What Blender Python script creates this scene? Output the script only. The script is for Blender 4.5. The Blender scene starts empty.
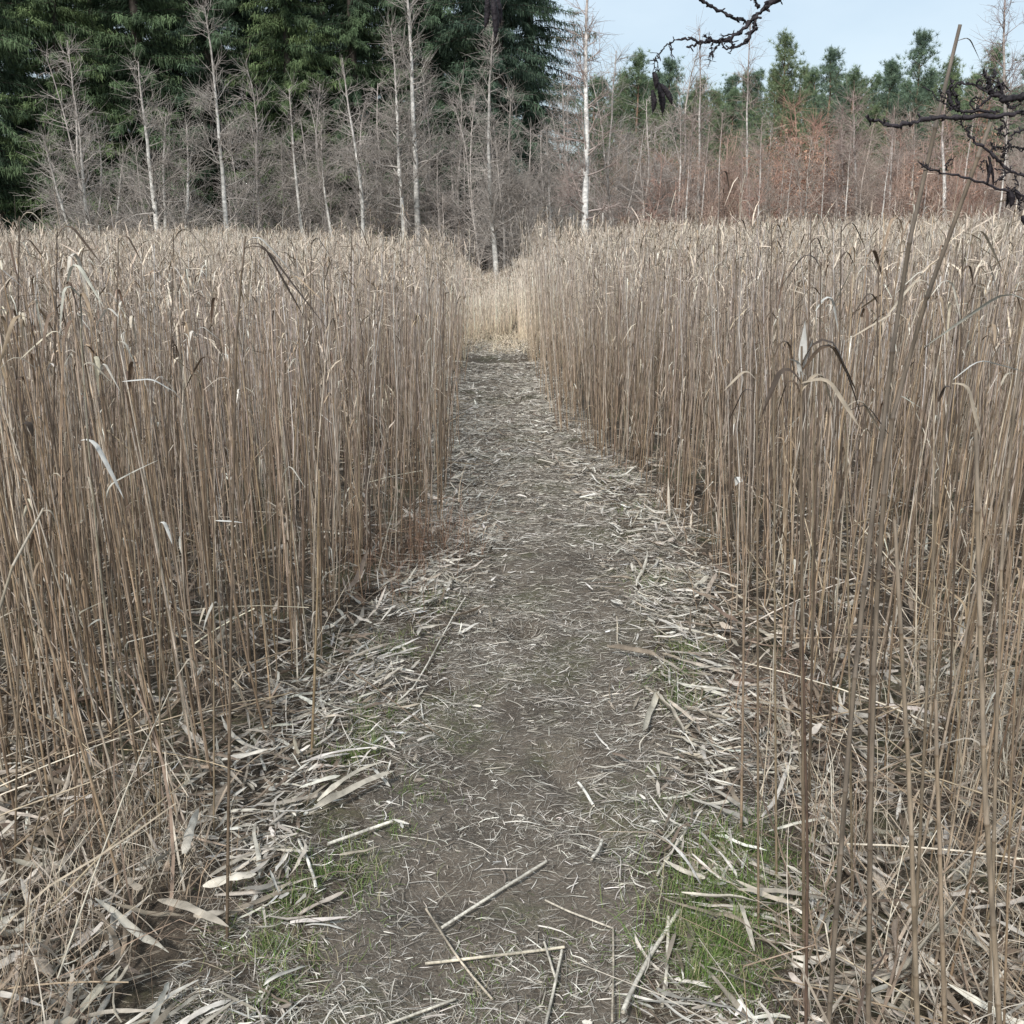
import bpy, math, random
import numpy as np
from mathutils import Vector

R = np.random.default_rng(7)
random.seed(7)
C = bpy.context.scene.collection
sc = bpy.context.scene

# ------------------------------------------------------------------ camera
CAM_H = 1.65
PITCH = math.radians(15.6)
F = 1027.0
cd = bpy.data.cameras.new('camera')
cam = bpy.data.objects.new('camera', cd); C.objects.link(cam)
cd.sensor_width = 36; cd.lens = F / 1024 * 36
cd.clip_start = 0.05; cd.clip_end = 2000
cam.location = (0, 0, CAM_H)
cam.rotation_euler = (math.pi / 2 - PITCH, 0, 0)
sc.camera = cam
FW = np.array((0, math.cos(PITCH), -math.sin(PITCH))); UP = np.array((0, math.sin(PITCH), math.cos(PITCH)))
CP = np.array((0, 0, CAM_H))


def at(px, py, Y):
    """the point of the place seen at pixel (px, py) at ground distance Y"""
    d = FW + np.array((1, 0, 0)) * (px - 512) / F - UP * (py - 512) / F
    return CP + d * (Y / d[1])


def project(P):
    v = P - CP
    z = v @ FW
    return 512 + F * v[..., 0] / z, 512 - F * (v @ UP) / z, z


# ------------------------------------------------------------------ noise, ground height
def vnoise(x, y, seed=0):
    x = np.asarray(x, float); y = np.asarray(y, float)
    xi = np.floor(x).astype(np.int64); yi = np.floor(y).astype(np.int64)
    fx = x - xi; fy = y - yi
    fx = fx * fx * (3 - 2 * fx); fy = fy * fy * (3 - 2 * fy)

    def h(a, b):
        n = (a * 374761393 + b * 668265263 + seed * 1442695041) & 0xffffffff
        n = ((n ^ (n >> 13)) * 1274126177) & 0xffffffff
        n = n ^ (n >> 16)
        return (n & 0xffff) / 65535.0
    return (h(xi, yi) * (1 - fx) + h(xi + 1, yi) * fx) * (1 - fy) + (h(xi, yi + 1) * (1 - fx) + h(xi + 1, yi + 1) * fx) * fy


def sstep(a, b, x):
    t = np.clip((np.asarray(x, float) - a) / (b - a), 0, 1)
    return t * t * (3 - 2 * t)


LY = [0, 1.9, 2.7, 3.4, 4.0, 5.0, 6.2, 7.7, 10, 13.8, 15.0, 17.6, 22, 30]
LX = [-.9, -.92, -.9, -.76, -.64, -.44, -.38, -.42, -.49, -.58, -.52, -.06, .14, .2]
RY = [0, 1.9, 2.7, 3.4, 4.0, 5.0, 5.8, 6.5, 7.2, 8.2, 10, 12.7, 15, 17.6, 22, 30]
RX = [.55, .66, .80, .84, .86, .85, .83, .78, .60, .38, .25, .19, .14, .04, .1, .1]
ledge = lambda y: np.interp(y, LY, LX) + .09 * (vnoise(np.asarray(y, float) * 1.7, 7.7, 14) - .5)
redge = lambda y: np.interp(y, RY, RX) + .07 * (vnoise(np.asarray(y, float) * 1.9, 3.3, 15) - .5)
pcent = lambda y: (ledge(y) + redge(y)) / 2 + np.interp(y, [0, 2, 4, 6, 30], [.05, .08, 0, 0, 0])


def gz(x, y):
    x = np.asarray(x, float); y = np.asarray(y, float)
    c = pcent(y)
    d = np.abs(x - c)
    z = (vnoise(x * .35, y * .35, 1) - .5) * .10 * sstep(.4, 2, d)
    z = z + (vnoise(x * 2.1, y * 2.1, 2) - .5) * .05 * (.35 + .65 * sstep(.3, .9, d))
    z = z + (vnoise(x * 6, y * 6, 3) - .5) * .028 + (vnoise(x * 17, y * 17, 4) - .5) * .012
    z = z - .045 * (1 - sstep(.15, .6, d))
    z = z + .03 * np.exp(-((x - c) / .12) ** 2) * sstep(2.5, 4.0, y) * (1 - sstep(7, 9, y)) * .5
    # hoof hole, ditch at the far end of the path
    for hx, hy, hr, hd in ((.06, 4.08, .07, .06), (.18, 2.95, .09, .035), (-.2, 2.3, .1, .03), (.28, 2.55, .08, .03)):
        q = ((x - hx) ** 2 + ((y - hy) * .8) ** 2) / hr ** 2
        z = z - hd * np.exp(-q) + hd * .45 * np.exp(-(np.sqrt(q) - 1.5) ** 2 * 3)
    z = z - .14 * np.exp(-((y - 13.3) / .32) ** 2) * (1 - sstep(.5, 1.1, d)) + .05 * np.exp(-((y - 12.5) / .3) ** 2) * (1 - sstep(.5, 1.1, d))
    z = z - 0.35 * sstep(14, 22, y) * np.exp(-((x + .4) / 2.2) ** 2)
    z = z + 1.5 * sstep(45, 120, y)
    return z


# ------------------------------------------------------------------ mesh building
class Geo:
    def __init__(self):
        self.v, self.q, self.c, self.n = [], [], [], 0

    def add(self, v, q, c):
        self.v.append(v.reshape(-1, 3)); self.q.append(q.reshape(-1, 4) + self.n); self.c.append(c.reshape(-1, 3))
        self.n += len(self.v[-1])

    def tubes(self, P, rad, sides, col):
        """P (N,K,3), rad (N,K), col (3,), (N,3) or (N,K,3)"""
        P = np.asarray(P, float)
        if P.ndim == 2: P = P[None]
        N, K, _ = P.shape
        if N == 0: return
        rad = np.broadcast_to(np.asarray(rad, float), (N, K))
        col = np.asarray(col, float)
        if col.ndim == 2 and not (N == 1 and col.shape[0] == K): col = col[:, None]
        col = np.broadcast_to(col, (N, K, 3))
        T = np.gradient(P, axis=1)
        T /= np.linalg.norm(T, axis=2, keepdims=True) + 1e-9
        ref = np.where(np.abs(T[:, :1, 2:3]) > .8, np.array((1.0, 0, 0)), np.array((0, 0, 1.0)))
        A = np.cross(T, ref); A /= np.linalg.norm(A, axis=2, keepdims=True) + 1e-9
        B = np.cross(T, A)
        an = np.arange(sides) / sides * 2 * np.pi
        V = P[:, :, None] + rad[:, :, None, None] * (A[:, :, None] * np.cos(an)[:, None] + B[:, :, None] * np.sin(an)[:, None])
        idx = np.arange(N * K * sides).reshape(N, K, sides)
        a = idx[:, :-1]; b = idx[:, 1:]
        Q = np.stack([a, np.roll(a, -1, 2), np.roll(b, -1, 2), b], -1)
        self.add(V, Q, np.repeat(col[:, :, None], sides, 2))

    def ribbons(self, P, S, w, col, fold=None):
        """P (N,K,3) centre line, S (N,K,3) or (N,1,3) side vector, w (N,K) full width; fold (N,1) = midrib drop as share of width"""
        P = np.asarray(P, float); N, K, _ = P.shape
        if N == 0: return
        S = np.broadcast_to(S, (N, K, 3)); w = np.broadcast_to(w, (N, K))[:, :, None]
        col = np.asarray(col, float)
        if col.ndim == 2: col = col[:, None]
        col = np.broadcast_to(col, (N, K, 3))
        if fold is None:
            V = np.stack([P - S * w / 2, P + S * w / 2], 2); m = 2
        else:
            T = np.gradient(P, axis=1); T /= np.linalg.norm(T, axis=2, keepdims=True) + 1e-9
            U = np.cross(S, T)
            V = np.stack([P - S * w / 2, P - U * w * np.asarray(fold).reshape(-1, 1, 1), P + S * w / 2], 2); m = 3
        idx = np.arange(N * K * m).reshape(N, K, m)
        Q = np.stack([idx[:, :-1, :-1], idx[:, :-1, 1:], idx[:, 1:, 1:], idx[:, 1:, :-1]], -1)
        self.add(V, Q, np.repeat(col[:, :, None], m, 2))

    def mesh(self, name, mat, origin=None, smooth=True):
        v = np.concatenate(self.v); q = np.concatenate(self.q); c = np.concatenate(self.c)
        if origin is not None: v = v - np.asarray(origin)
        me = bpy.data.meshes.new(name)
        me.vertices.add(len(v)); me.vertices.foreach_set('co', v.astype(np.float32).ravel())
        me.loops.add(q.size); me.loops.foreach_set('vertex_index', q.astype(np.int32).ravel())
        me.polygons.add(len(q)); me.polygons.foreach_set('loop_start', np.arange(0, q.size, 4, dtype=np.int32))
        me.polygons.foreach_set('use_smooth', np.full(len(q), smooth))
        me.update(calc_edges=True)
        at_ = me.attributes.new('tint', 'FLOAT_COLOR', 'POINT')
        at_.data.foreach_set('color', np.concatenate([c, np.ones((len(c), 1))], 1).astype(np.float32).ravel())
        me.materials.append(mat)
        return me

    def obj(self, name, mat, parent=None, origin=None, smooth=True):
        o = bpy.data.objects.new(name, self.mesh(name, mat, origin, smooth)); C.objects.link(o)
        if parent is not None: o.parent = parent
        elif origin is not None: o.location = origin
        return o


def tag(o, label=None, cat=None, group=None, kind=None):
    if label: o['label'] = label
    if cat: o['category'] = cat
    if group: o['group'] = group
    if kind: o['kind'] = kind
    return o


def empty(name, loc, label, cat, group=None):
    o = bpy.data.objects.new(name, None); C.objects.link(o)
    o.location = loc; o.empty_display_size = .1
    return tag(o, label, cat, group)


def copy_tree(o, loc, rz=0, s=1.0):
    c = o.copy(); C.objects.link(c)
    c.location = loc; c.rotation_euler = (0, 0, rz); c.scale = (s, s, s)
    for ch in list(o.children):
        d = ch.copy(); C.objects.link(d); d.parent = c
        for g in ch.children:
            e = g.copy(); C.objects.link(e); e.parent = d
    return c


# ------------------------------------------------------------------ materials
def mat_tint(name, rough=.75, spec=.25, nscale=60, namt=.35, transl=0.0, stretch=(1, 1, 1), bump=0.0):
    m = bpy.data.materials.new(name); m.use_nodes = True
    n = m.node_tree.nodes; l = m.node_tree.links
    p = n['Principled BSDF']
    a = n.new('ShaderNodeAttribute'); a.attribute_name = 'tint'
    tc = n.new('ShaderNodeTexCoord'); mp = n.new('ShaderNodeMapping'); mp.inputs['Scale'].default_value = stretch
    nz = n.new('ShaderNodeTexNoise'); nz.inputs['Scale'].default_value = nscale; nz.inputs['Detail'].default_value = 4
    l.new(tc.outputs['Object'], mp.inputs['Vector']); l.new(mp.outputs['Vector'], nz.inputs['Vector'])
    mr = n.new('ShaderNodeMapRange'); mr.inputs['From Min'].default_value = .3; mr.inputs['From Max'].default_value = .7
    mr.inputs['To Min'].default_value = 1 - namt; mr.inputs['To Max'].default_value = 1 + namt
    l.new(nz.outputs['Fac'], mr.inputs['Value'])
    mx = n.new('ShaderNodeVectorMath'); mx.operation = 'SCALE'
    l.new(a.outputs['Color'], mx.inputs[0]); l.new(mr.outputs['Result'], mx.inputs['Scale'])
    l.new(mx.outputs['Vector'], p.inputs['Base Color'])
    p.inputs['Roughness'].default_value = rough; p.inputs['Specular IOR Level'].default_value = spec
    if bump:
        b = n.new('ShaderNodeBump'); b.inputs['Strength'].default_value = bump; b.inputs['Distance'].default_value = .01
        l.new(nz.outputs['Fac'], b.inputs['Height']); l.new(b.outputs['Normal'], p.inputs['Normal'])
    if transl:
        t = n.new('ShaderNodeBsdfTranslucent'); l.new(mx.outputs['Vector'], t.inputs['Color'])
        ms = n.new('ShaderNodeMixShader'); ms.inputs['Fac'].default_value = transl
        l.new(p.outputs['BSDF'], ms.inputs[1]); l.new(t.outputs['BSDF'], ms.inputs[2])
        l.new(ms.outputs['Shader'], n['Material Output'].inputs['Surface'])
    return m


M_REED = mat_tint('dry_reed_stem', .6, .35, 22, .38, stretch=(6, 6, 1))
M_LEAF = mat_tint('dry_reed_leaf', .6, .35, 40, .25, transl=.18)
M_STRAW = mat_tint('straw', .75, .25, 30, .3)
M_GRASS = mat_tint('green_grass', .6, .3, 30, .25, transl=.3)
M_BARK = mat_tint('grey_bark', .85, .2, 9, .45, stretch=(1, 1, .6), bump=.3)
M_BIRCH = mat_tint('pale_bark', .8, .2, 7, .4, stretch=(1, 1, 2.0))
M_TWIG = mat_tint('thin_twigs', .85, .15, 3, .2)
M_NEEDLE = mat_tint('conifer_needles', .7, .2, 1.2, .3, transl=.15)
M_DARK = mat_tint('dark_branch_bark', .7, .3, 120, .5, bump=.5)


def mat_soil(name, base, second, straw, moss, moss_amt, straw_amt):
    m = bpy.data.materials.new(name); m.use_nodes = True
    n = m.node_tree.nodes; l = m.node_tree.links; p = n['Principled BSDF']
    tc = n.new('ShaderNodeTexCoord')

    def noise(scale, detail=5, vec=None, dist=0):
        t = n.new('ShaderNodeTexNoise'); t.inputs['Scale'].default_value = scale; t.inputs['Detail'].default_value = detail
        t.inputs['Distortion'].default_value = dist
        l.new(vec or tc.outputs['Object'], t.inputs['Vector']); return t

    def ramp(src, a, b):
        r = n.new('ShaderNodeMapRange'); r.interpolation_type = 'SMOOTHSTEP'
        r.inputs['From Min'].default_value = a; r.inputs['From Max'].default_value = b
        l.new(src, r.inputs['Value']); return r.outputs['Result']

    def mix(fac, c1, c2):
        x = n.new('ShaderNodeMix'); x.data_type = 'RGBA'
        l.new(fac, x.inputs['Factor'])
        for c, k in ((c1, 6), (c2, 7)):
            if isinstance(c, tuple): x.inputs[k].default_value = (*c, 1)
            else: l.new(c, x.inputs[k])
        return x.outputs[2]

    def mul(a, b):
        x = n.new('ShaderNodeMath'); x.operation = 'MULTIPLY'; l.new(a, x.inputs[0])
        if isinstance(b, float): x.inputs[1].default_value = b
        else: l.new(b, x.inputs[1])
        return x.outputs[0]
    c = mix(ramp(noise(9, 6).outputs['Fac'], .35, .65), base, second)
    c = mix(mul(ramp(noise(2.3, 4).outputs['Fac'], .52, .68), ramp(noise(45, 3).outputs['Fac'], .35, .6)), c, tuple(x * .55 for x in base))
    c = mix(mul(ramp(noise(240, 3).outputs['Fac'], .45, .62), .6), c, tuple(x * 1.9 for x in base))
    fac = None
    for i, (rot, sc_) in enumerate(((.3, 1.0), (1.2, .9), (-.5, 1.15), (2.3, 1.05))):
        m0 = n.new('ShaderNodeMapping'); m0.inputs['Rotation'].default_value = (0, 0, rot); m0.inputs['Location'].default_value = (i * 3.1, i * 1.7, 0)
        mp = n.new('ShaderNodeMapping'); mp.inputs['Scale'].default_value = (30 * sc_, 260 * sc_, 30)
        l.new(tc.outputs['Object'], m0.inputs['Vector']); l.new(m0.outputs['Vector'], mp.inputs['Vector'])
        s = ramp(noise(1, 1, mp.outputs['Vector'], 1.2).outputs['Fac'],   .64, .70)
        if fac is None: fac = s
        else:
            x = n.new('ShaderNodeMath'); x.operation = 'MAXIMUM'; l.new(fac, x.inputs[0]); l.new(s, x.inputs[1]); fac = x.outputs[0]
    c = mix(mul(fac, straw_amt), c, straw)
    c = mix(mul(mul(ramp(noise(2.1, 3).outputs['Fac'], .52, .62), ramp(noise(60, 3).outputs['Fac'], .3, .6)), moss_amt), c, moss)
    l.new(c, p.inputs['Base Color'])
    p.inputs['Roughness'].default_value = .85; p.inputs['Specular IOR Level'].default_value = .25
    b = n.new('ShaderNodeBump'); b.inputs['Strength'].default_value = .9; b.inputs['Distance'].default_value = .012
    ad = n.new('ShaderNodeMath'); ad.operation = 'ADD'
    l.new(noise(70, 6).outputs['Fac'], ad.inputs[0]); l.new(mul(fac, .35), ad.inputs[1])
    l.new(ad.outputs[0], b.inputs['Height']); l.new(b.outputs['Normal'], p.inputs['Normal'])
    return m


M_PATH = mat_soil('trodden_soil', (.080, .066, .052), (.145, .121, .095), (.41, .37, .31), (.095, .105, .045), .5, .6)
M_GROUND = mat_soil('marsh_soil', (.05, .039, .029), (.10, .078, .058), (.36, .31, .24), (.11, .13, .05), .4, .7)

# ------------------------------------------------------------------ ground and path
def graded(a_neg, a_pos, fine0, fine1, step, grow=1.12):
    xs = list(np.arange(fine0, fine1 + 1e-6, step))
    s = step
    while xs[-1] < a_pos: s *= grow; xs.append(xs[-1] + s)
    s = step; lo = [fine0]
    while lo[-1] > a_neg: s *= grow; lo.append(lo[-1] - s)
    return np.array(lo[:0:-1] + xs)


def sheet(name, X, Y, Z, mat):
    g = Geo()
    ny, nx = X.shape
    idx = np.arange(nx * ny).reshape(ny, nx)
    g.add(np.stack([X, Y, Z], -1), np.stack([idx[:-1, :-1], idx[:-1, 1:], idx[1:, 1:], idx[1:, :-1]], -1), np.full((nx * ny, 3), .5))
    return g.obj(name, mat)


xs = graded(-500, 500, -2, 2, .035); ys = graded(-40, 900, 1.2, 7.5, .035, 1.06)
X, Y = np.meshgrid(xs, ys)
tag(sheet('ground', X, Y, gz(X, Y), M_GROUND), kind='structure')

py = np.concatenate([np.arange(-1, 8, .03), np.arange(8, 16.4, .1)])
u = np.linspace(-1, 1, 61)
Yp, Up = np.meshgrid(py, u, indexing='ij')
half = np.interp(Yp, [0, 2, 3, 4, 5, 7, 10, 14, 15.8, 16.4], [.42, .44, .45, .45, .44, .42, .38, .34, .32, .12])
half = half + (vnoise(Yp * 2.5, np.sign(Up) * 5, 9) - .5) * .22 + (vnoise(Yp * 9, np.sign(Up) * 5, 10) - .5) * .1
Xp = pcent(Yp) + half * Up
Zp = gz(Xp, Yp) + .006 - .03 * np.clip(np.abs(Up) - .9, 0, 1) / .1 * 1.0
tag(sheet('path', Xp, Yp, Zp, M_PATH), kind='structure')


def rgb(base, n, amt=.18, hue=.05):
    """n colours scattered round a base colour"""
    b = np.asarray(base, float)
    return np.clip(b * np.exp(R.normal(0, amt, (n, 1))) * np.exp(R.normal(0, hue, (n, 3))), .005, .9)


def pick(pal, w, n):
    k = R.choice(len(pal), n, p=np.array(w) / sum(w))
    return np.clip(np.asarray(pal)[k] * np.exp(R.normal(0, .17, (n, 1))) * np.exp(R.normal(0, .014, (n, 3))), .005, .85)


REED_PAL = [(.295, .212, .136), (.325, .250, .180), (.45, .375, .285), (.195, .14, .092), (.11, .079, .054)]
REED_W = [5, 4, 1.7, 2.8, 1.3]
LEAF_PAL = [(.58, .54, .46), (.47, .41, .32), (.32, .24, .16), (.16, .11, .075)]
LEAF_W = [1.6, 2.6, 2.6, 2.4]

# ------------------------------------------------------------------ where the reeds stand
def reed_density(x, y):
    dl = ledge(y) - x; dr = x - redge(y)
    L = sstep(-.04, .14, dl) * (sstep(1.95, 2.65, y + .25 * (vnoise(x * 2, y * 2, 31) - .5)) * .93 + .10 * sstep(1.9, 2.2, y)) * 150
    Rr = sstep(-.07, 1.0, dr / np.interp(y, [4, 6.2], [.3, .10])) * (sstep(2.3, 4.5, y) * .75 + .34 * sstep(1.3, 1.7, y)) * np.interp(y, [0, 4, 8], [75, 105, 140])
    clump = .35 + 1.3 * vnoise(x * 3.2, y * 3.2, 33) ** 1.3
    edge = np.minimum(np.abs(dl), np.abs(dr))
    D = (L + Rr) * np.where(edge < 1.2, clump, .5 + .5 * clump)
    D = D * np.interp(y, [0, 7, 12, 26, 29], [1, .95, .75, .7, .3])
    return D * (1 - sstep(26, 30, y + 3 * vnoise(x * .5, y * .0, 35)))


def reed_height(x, y):
    h = np.where(x > 0, 1.52, 1.425) + (vnoise(x * .7, y * .7, 41) - .5) * .24 + (vnoise(x * 2.4, y * 2.4, 42) - .5) * .12
    far = sstep(13, 17, y)
    h = h * (1 - .36 * far * np.exp(-((x + .55) / 1.0) ** 2))
    h = h * np.where(x < -.2, 1 - .05 * far, 1)
    return h + .10 * sstep(3, 12, x)


bands = [(1.0, 4.5, 160), (4.5, 9, 160), (9, 16, 130), (16, 30, 110)]
pts = []
for y0, y1, dmax in bands:
    wx = .62 * y1 + 1.4
    n = int((y1 - y0) * 2 * wx * dmax)
    bx = R.uniform(-wx, wx, n); by = R.uniform(y0, y1, n)
    ok = (np.abs(bx) < .62 * by + 1.4) & (R.uniform(0, 1, n) * dmax < reed_density(bx, by))
    pts.append(np.stack([bx[ok], by[ok]], 1))
pts = np.concatenate(pts)
NR = len(pts)
bx, by = pts.T
bz = gz(bx, by)
hh = reed_height(bx, by) * (1 + np.clip(R.normal(-.035, .10, NR), -.4, .10)) * np.where(R.uniform(0, 1, NR) < .14, R.uniform(.35, .85, NR), 1) * np.where(R.uniform(0, 1, NR) < .06, R.uniform(1.04, 1.16, NR), 1)
# smooth lean field + own lean; a few fall across the others
lx = (vnoise(bx * .9, by * .9, 51) - .5) * .16 + R.normal(0, .045, NR)
ly = (vnoise(bx * .9, by * .9, 52) - .5) * .16 + R.normal(0, .045, NR)
fall = R.uniform(0, 1, NR) < .035
lx = np.where(fall, R.normal(0, .38, NR), lx); ly = np.where(fall, R.normal(0, .3, NR), ly)
edgeL = np.exp(-np.abs(ledge(by) - bx) / .35); edgeR = np.exp(-np.abs(redge(by) - bx) / .35)
lx = lx + .02 * edgeL - .02 * edgeR
nearedge = np.minimum(np.abs(ledge(by) - bx), np.abs(bx - redge(by))) < 1.0
hh = np.where(by < 3.2, np.minimum(hh, 1.58), hh)
lx = np.where(fall & nearedge, lx * .3, lx); ly = np.where(fall & nearedge, ly * .25, ly)
bow = R.normal(0, .05, NR); bowy = R.normal(0, .05, NR)
rad = R.uniform(.0021, .0039, NR)
print('reeds', NR)


def stem_path(i, t):
    """centre line of the reeds i at heights t (share of their length)"""
    i = np.asarray(i); t = np.broadcast_to(t, (len(i), np.shape(t)[-1]))
    L = hh[i][:, None]
    k = L / np.sqrt(1 + lx[i] ** 2 + ly[i] ** 2)[:, None]
    x = bx[i][:, None] + k * (lx[i][:, None] * t + bow[i][:, None] * (t * t - t * .6))
    y = by[i][:, None] + k * (ly[i][:, None] * t + bowy[i][:, None] * (t * t - t * .6))
    z = bz[i][:, None] - .02 + k * t * (1 - .06 * t * (fall[i][:, None]))
    return np.stack([x, y, z], -1)


# ------------------------------------------------------------------ leaf shapes
def leaf_paths(base, az, up, L, K=8, bend=None, droop=None):
    """leaves that rise a little from base, bend over and hang: centre lines (N,K,3) and side vectors"""
    n = len(base)
    t = np.linspace(0, 1, K)[None]
    bend = R.uniform(.08, .35, n) if bend is None else bend
    droop = R.uniform(-1.5, -.7, n) if droop is None else droop
    a = up[:, None] + (droop - up)[:, None] * sstep(0, 1, (t - bend[:, None] + .16) / .32)
    ds = (L / (K - 1))[:, None]
    azw = az[:, None] + R.normal(0, .22, (n, 1)) * t * 2
    dx = np.cos(a) * np.cos(azw) * ds; dy = np.cos(a) * np.sin(azw) * ds; dz = np.sin(a) * ds
    P = base[:, None] + np.concatenate([np.zeros((n, 1, 3)), np.cumsum(np.stack([dx, dy, dz], -1)[:, :-1], 1)], 1)
    tw = R.normal(0, .6, (n, 1)) * t
    S0 = np.stack([-np.sin(azw), np.cos(azw), np.zeros_like(azw)], -1)
    T = np.stack([dx, dy, dz], -1) / ds[..., None]
    U = np.cross(T, S0)
    S = S0 * np.cos(tw)[..., None] + U * np.sin(tw)[..., None]
    return P, S


def torn_width(w, K):
    """strips with ragged torn ends"""
    n = len(w); t = np.linspace(0, 1, K)[None]
    e0 = R.uniform(.1, .6, (n, 1)); e1 = R.uniform(.0, .25, (n, 1))
    p = np.minimum(1, np.minimum(e0 + t * R.uniform(5, 12, (n, 1)), e1 + (1 - t) * R.uniform(1.5, 9, (n, 1))))
    return w[:, None] * p * (1 + R.normal(0, .16, (n, K))).clip(.5, 1.4) + .0005


def leaf_width(w, K):
    t = np.linspace(0, 1, K)[None]
    return w[:, None] * (.45 + .55 * sstep(0, .25, t)) * (1 - t ** 2.2) + .0006


# ------------------------------------------------------------------ the reeds: nearest ones each by itself, the rest one mass
tops = stem_path(np.arange(NR), np.array([0, .5, 1.0]))
ppx, ppy, ppz = project(tops)
inframe = ((ppx > 5) & (ppx < 1019) & (ppy > 0) & (ppy < 1024) & (ppz > .3)).any(1)
order = np.argsort(np.where(inframe, np.hypot(bx, by), 1e9))
NEAR = order[:270]
near_mask = np.zeros(NR, bool); near_mask[NEAR] = True
rest = np.flatnonzero(~near_mask)


def stem_colors(n, K, t, x, y):
    f = np.maximum(.75 * sstep(8, 18, y), sstep(13.5, 15.5, y) * np.exp(-((x - .2) / 2.2) ** 2))[:, None]                 # paler cream mix with distance, fullest round the far end of the path
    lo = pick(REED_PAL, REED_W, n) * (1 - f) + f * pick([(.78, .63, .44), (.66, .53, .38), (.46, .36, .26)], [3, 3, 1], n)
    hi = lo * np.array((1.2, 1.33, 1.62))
    return lo[:, None] * (1 - t[None, :, None]) + hi[:, None] * t[None, :, None]


bed = Geo()
for sel, K, sides in ((rest[by[rest] < 8], 8, 4), (rest[by[rest] >= 8], 5, 3)):
    t = np.linspace(0, 1, K)
    P = stem_path(sel, t)
    P[:, 1:, :2] += R.normal(0, .006, (len(sel), K - 1, 2))
    rr = rad[sel][:, None] * (1 - .55 * t[None]) * np.where(by[sel] > 12, 1.25, 1)[:, None]
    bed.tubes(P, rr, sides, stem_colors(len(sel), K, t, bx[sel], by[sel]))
# leaves on the mass
for rep, prob in ((0, .6), (1, .35), (2, .2), (3, .2)):
    sel = rest[R.uniform(0, 1, len(rest)) < prob]
    n = len(sel)
    tt = np.where(R.uniform(0, 1, n) < .55, 1.0, R.uniform(.45, 1, n)) if rep < 2 else R.uniform(.1, 1, n)
    base = np.take_along_axis(stem_path(sel, np.linspace(0, 1, 41)), np.round(tt * 40).astype(int)[:, None, None], 1)[:, 0]
    near = by[sel] < 9
    for s2, K in ((near, 7), (~near, 4)):
        m = int(s2.sum())
        P, S = leaf_paths(base[s2], R.uniform(0, 6.28, m), R.uniform(.5, 1.5, m), R.uniform(.07, .26, m), K)
        bed.ribbons(P, S, leaf_width(R.uniform(.0025, .0075, m), K), pick(LEAF_PAL, LEAF_W, m))
# feathery seed heads far off
sel = rest[(by[rest] > 3) & (R.uniform(0, 1, len(rest)) < np.interp(by[rest], [3, 6, 12, 20], [.1, .22, .4, .6]))]
for k in range(6):
    base = stem_path(sel, np.array([.99 - .025 * k, 1.0]))[:, 0]
    n = len(sel)
    P, S = leaf_paths(base, R.uniform(0, 6.28, n), R.uniform(1.1, 1.5, n), R.uniform(.08, .2, n), 4, droop=R.uniform(-.3, 1.1, n))
    bed.ribbons(P, S, R.uniform(.003, .009, n)[:, None] * np.array([.3, 1, .9, .1]), pick([(.55, .46, .36), (.48, .40, .31), (.36, .29, .22)], [2, 2, 1], n))
tag(bed.obj('reed_bed', M_REED), 'dense mass of dry tan reeds on both sides of the path', 'reeds', kind='stuff')


def reed_thing(P_top, path, r, col, leaves, label, group, name='reed', kk=.0013):
    """one reed: an Empty at its foot, a jointed stem and its dry leaves"""
    root = empty(name, tuple(path[0]), label, 'reed', group)
    # resample with a knot at each joint
    seg = np.concatenate([[0], np.cumsum(np.linalg.norm(np.diff(path, axis=0), axis=1))])
    Lt = seg[-1]
    ts, rs, cs = [0.0], [r], [col]
    s = random.uniform(.06, .12)
    while s < Lt - .03:
        rk = r * (1 - .5 * s / Lt)
        ts += [s - .004, s, s + .003, s + .009]; rs += [rk, rk * 1.22, rk * 1.08, rk * 1.0]
        dk = np.array((.62, .58, .55)); nxt = col * math.exp(random.gauss(0, .13)) * np.array((1, 1 + .04 * s / Lt, 1 + .14 * s / Lt))
        cs += [col, col * dk, nxt * .92, nxt]
        s += random.uniform(.11, .2)
    ts.append(Lt); rs.append(r * .45); cs.append(cs[-1])
    ts = np.array(ts); Pn = np.stack([np.interp(ts, seg, path[:, k]) for k in range(3)], 1)
    kink = np.cumsum(np.array([[random.gauss(0, kk), random.gauss(0, kk), 0] for _ in ts]), 0)
    kink[0] = 0; kink = kink / 3 ** .5
    Pn = Pn + kink * (ts / Lt)[:, None]
    g = Geo(); g.tubes(Pn[None], np.array(rs)[None], 7, np.array(cs)[None])
    g.obj('stem', M_REED, root, path[0])
    for (s, az, up, L, w, c, bend, droop) in leaves:
        q = s * Lt
        b = np.array([np.interp(q, ts, Pn[:, k]) for k in range(3)])
        P, S = leaf_paths(b[None], np.array([az]), np.array([up]), np.array([L]), 14, np.array([bend]), np.array([droop]))
        g = Geo()
        cc = np.asarray(c)[None, None] * np.linspace(1.0, .8, 14)[None, :, None]
        g.ribbons(P, S, leaf_width(np.array([w]), 14), cc, fold=np.array([.18]))
        g.obj('leaf', M_LEAF, root, path[0])
    return root


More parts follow.
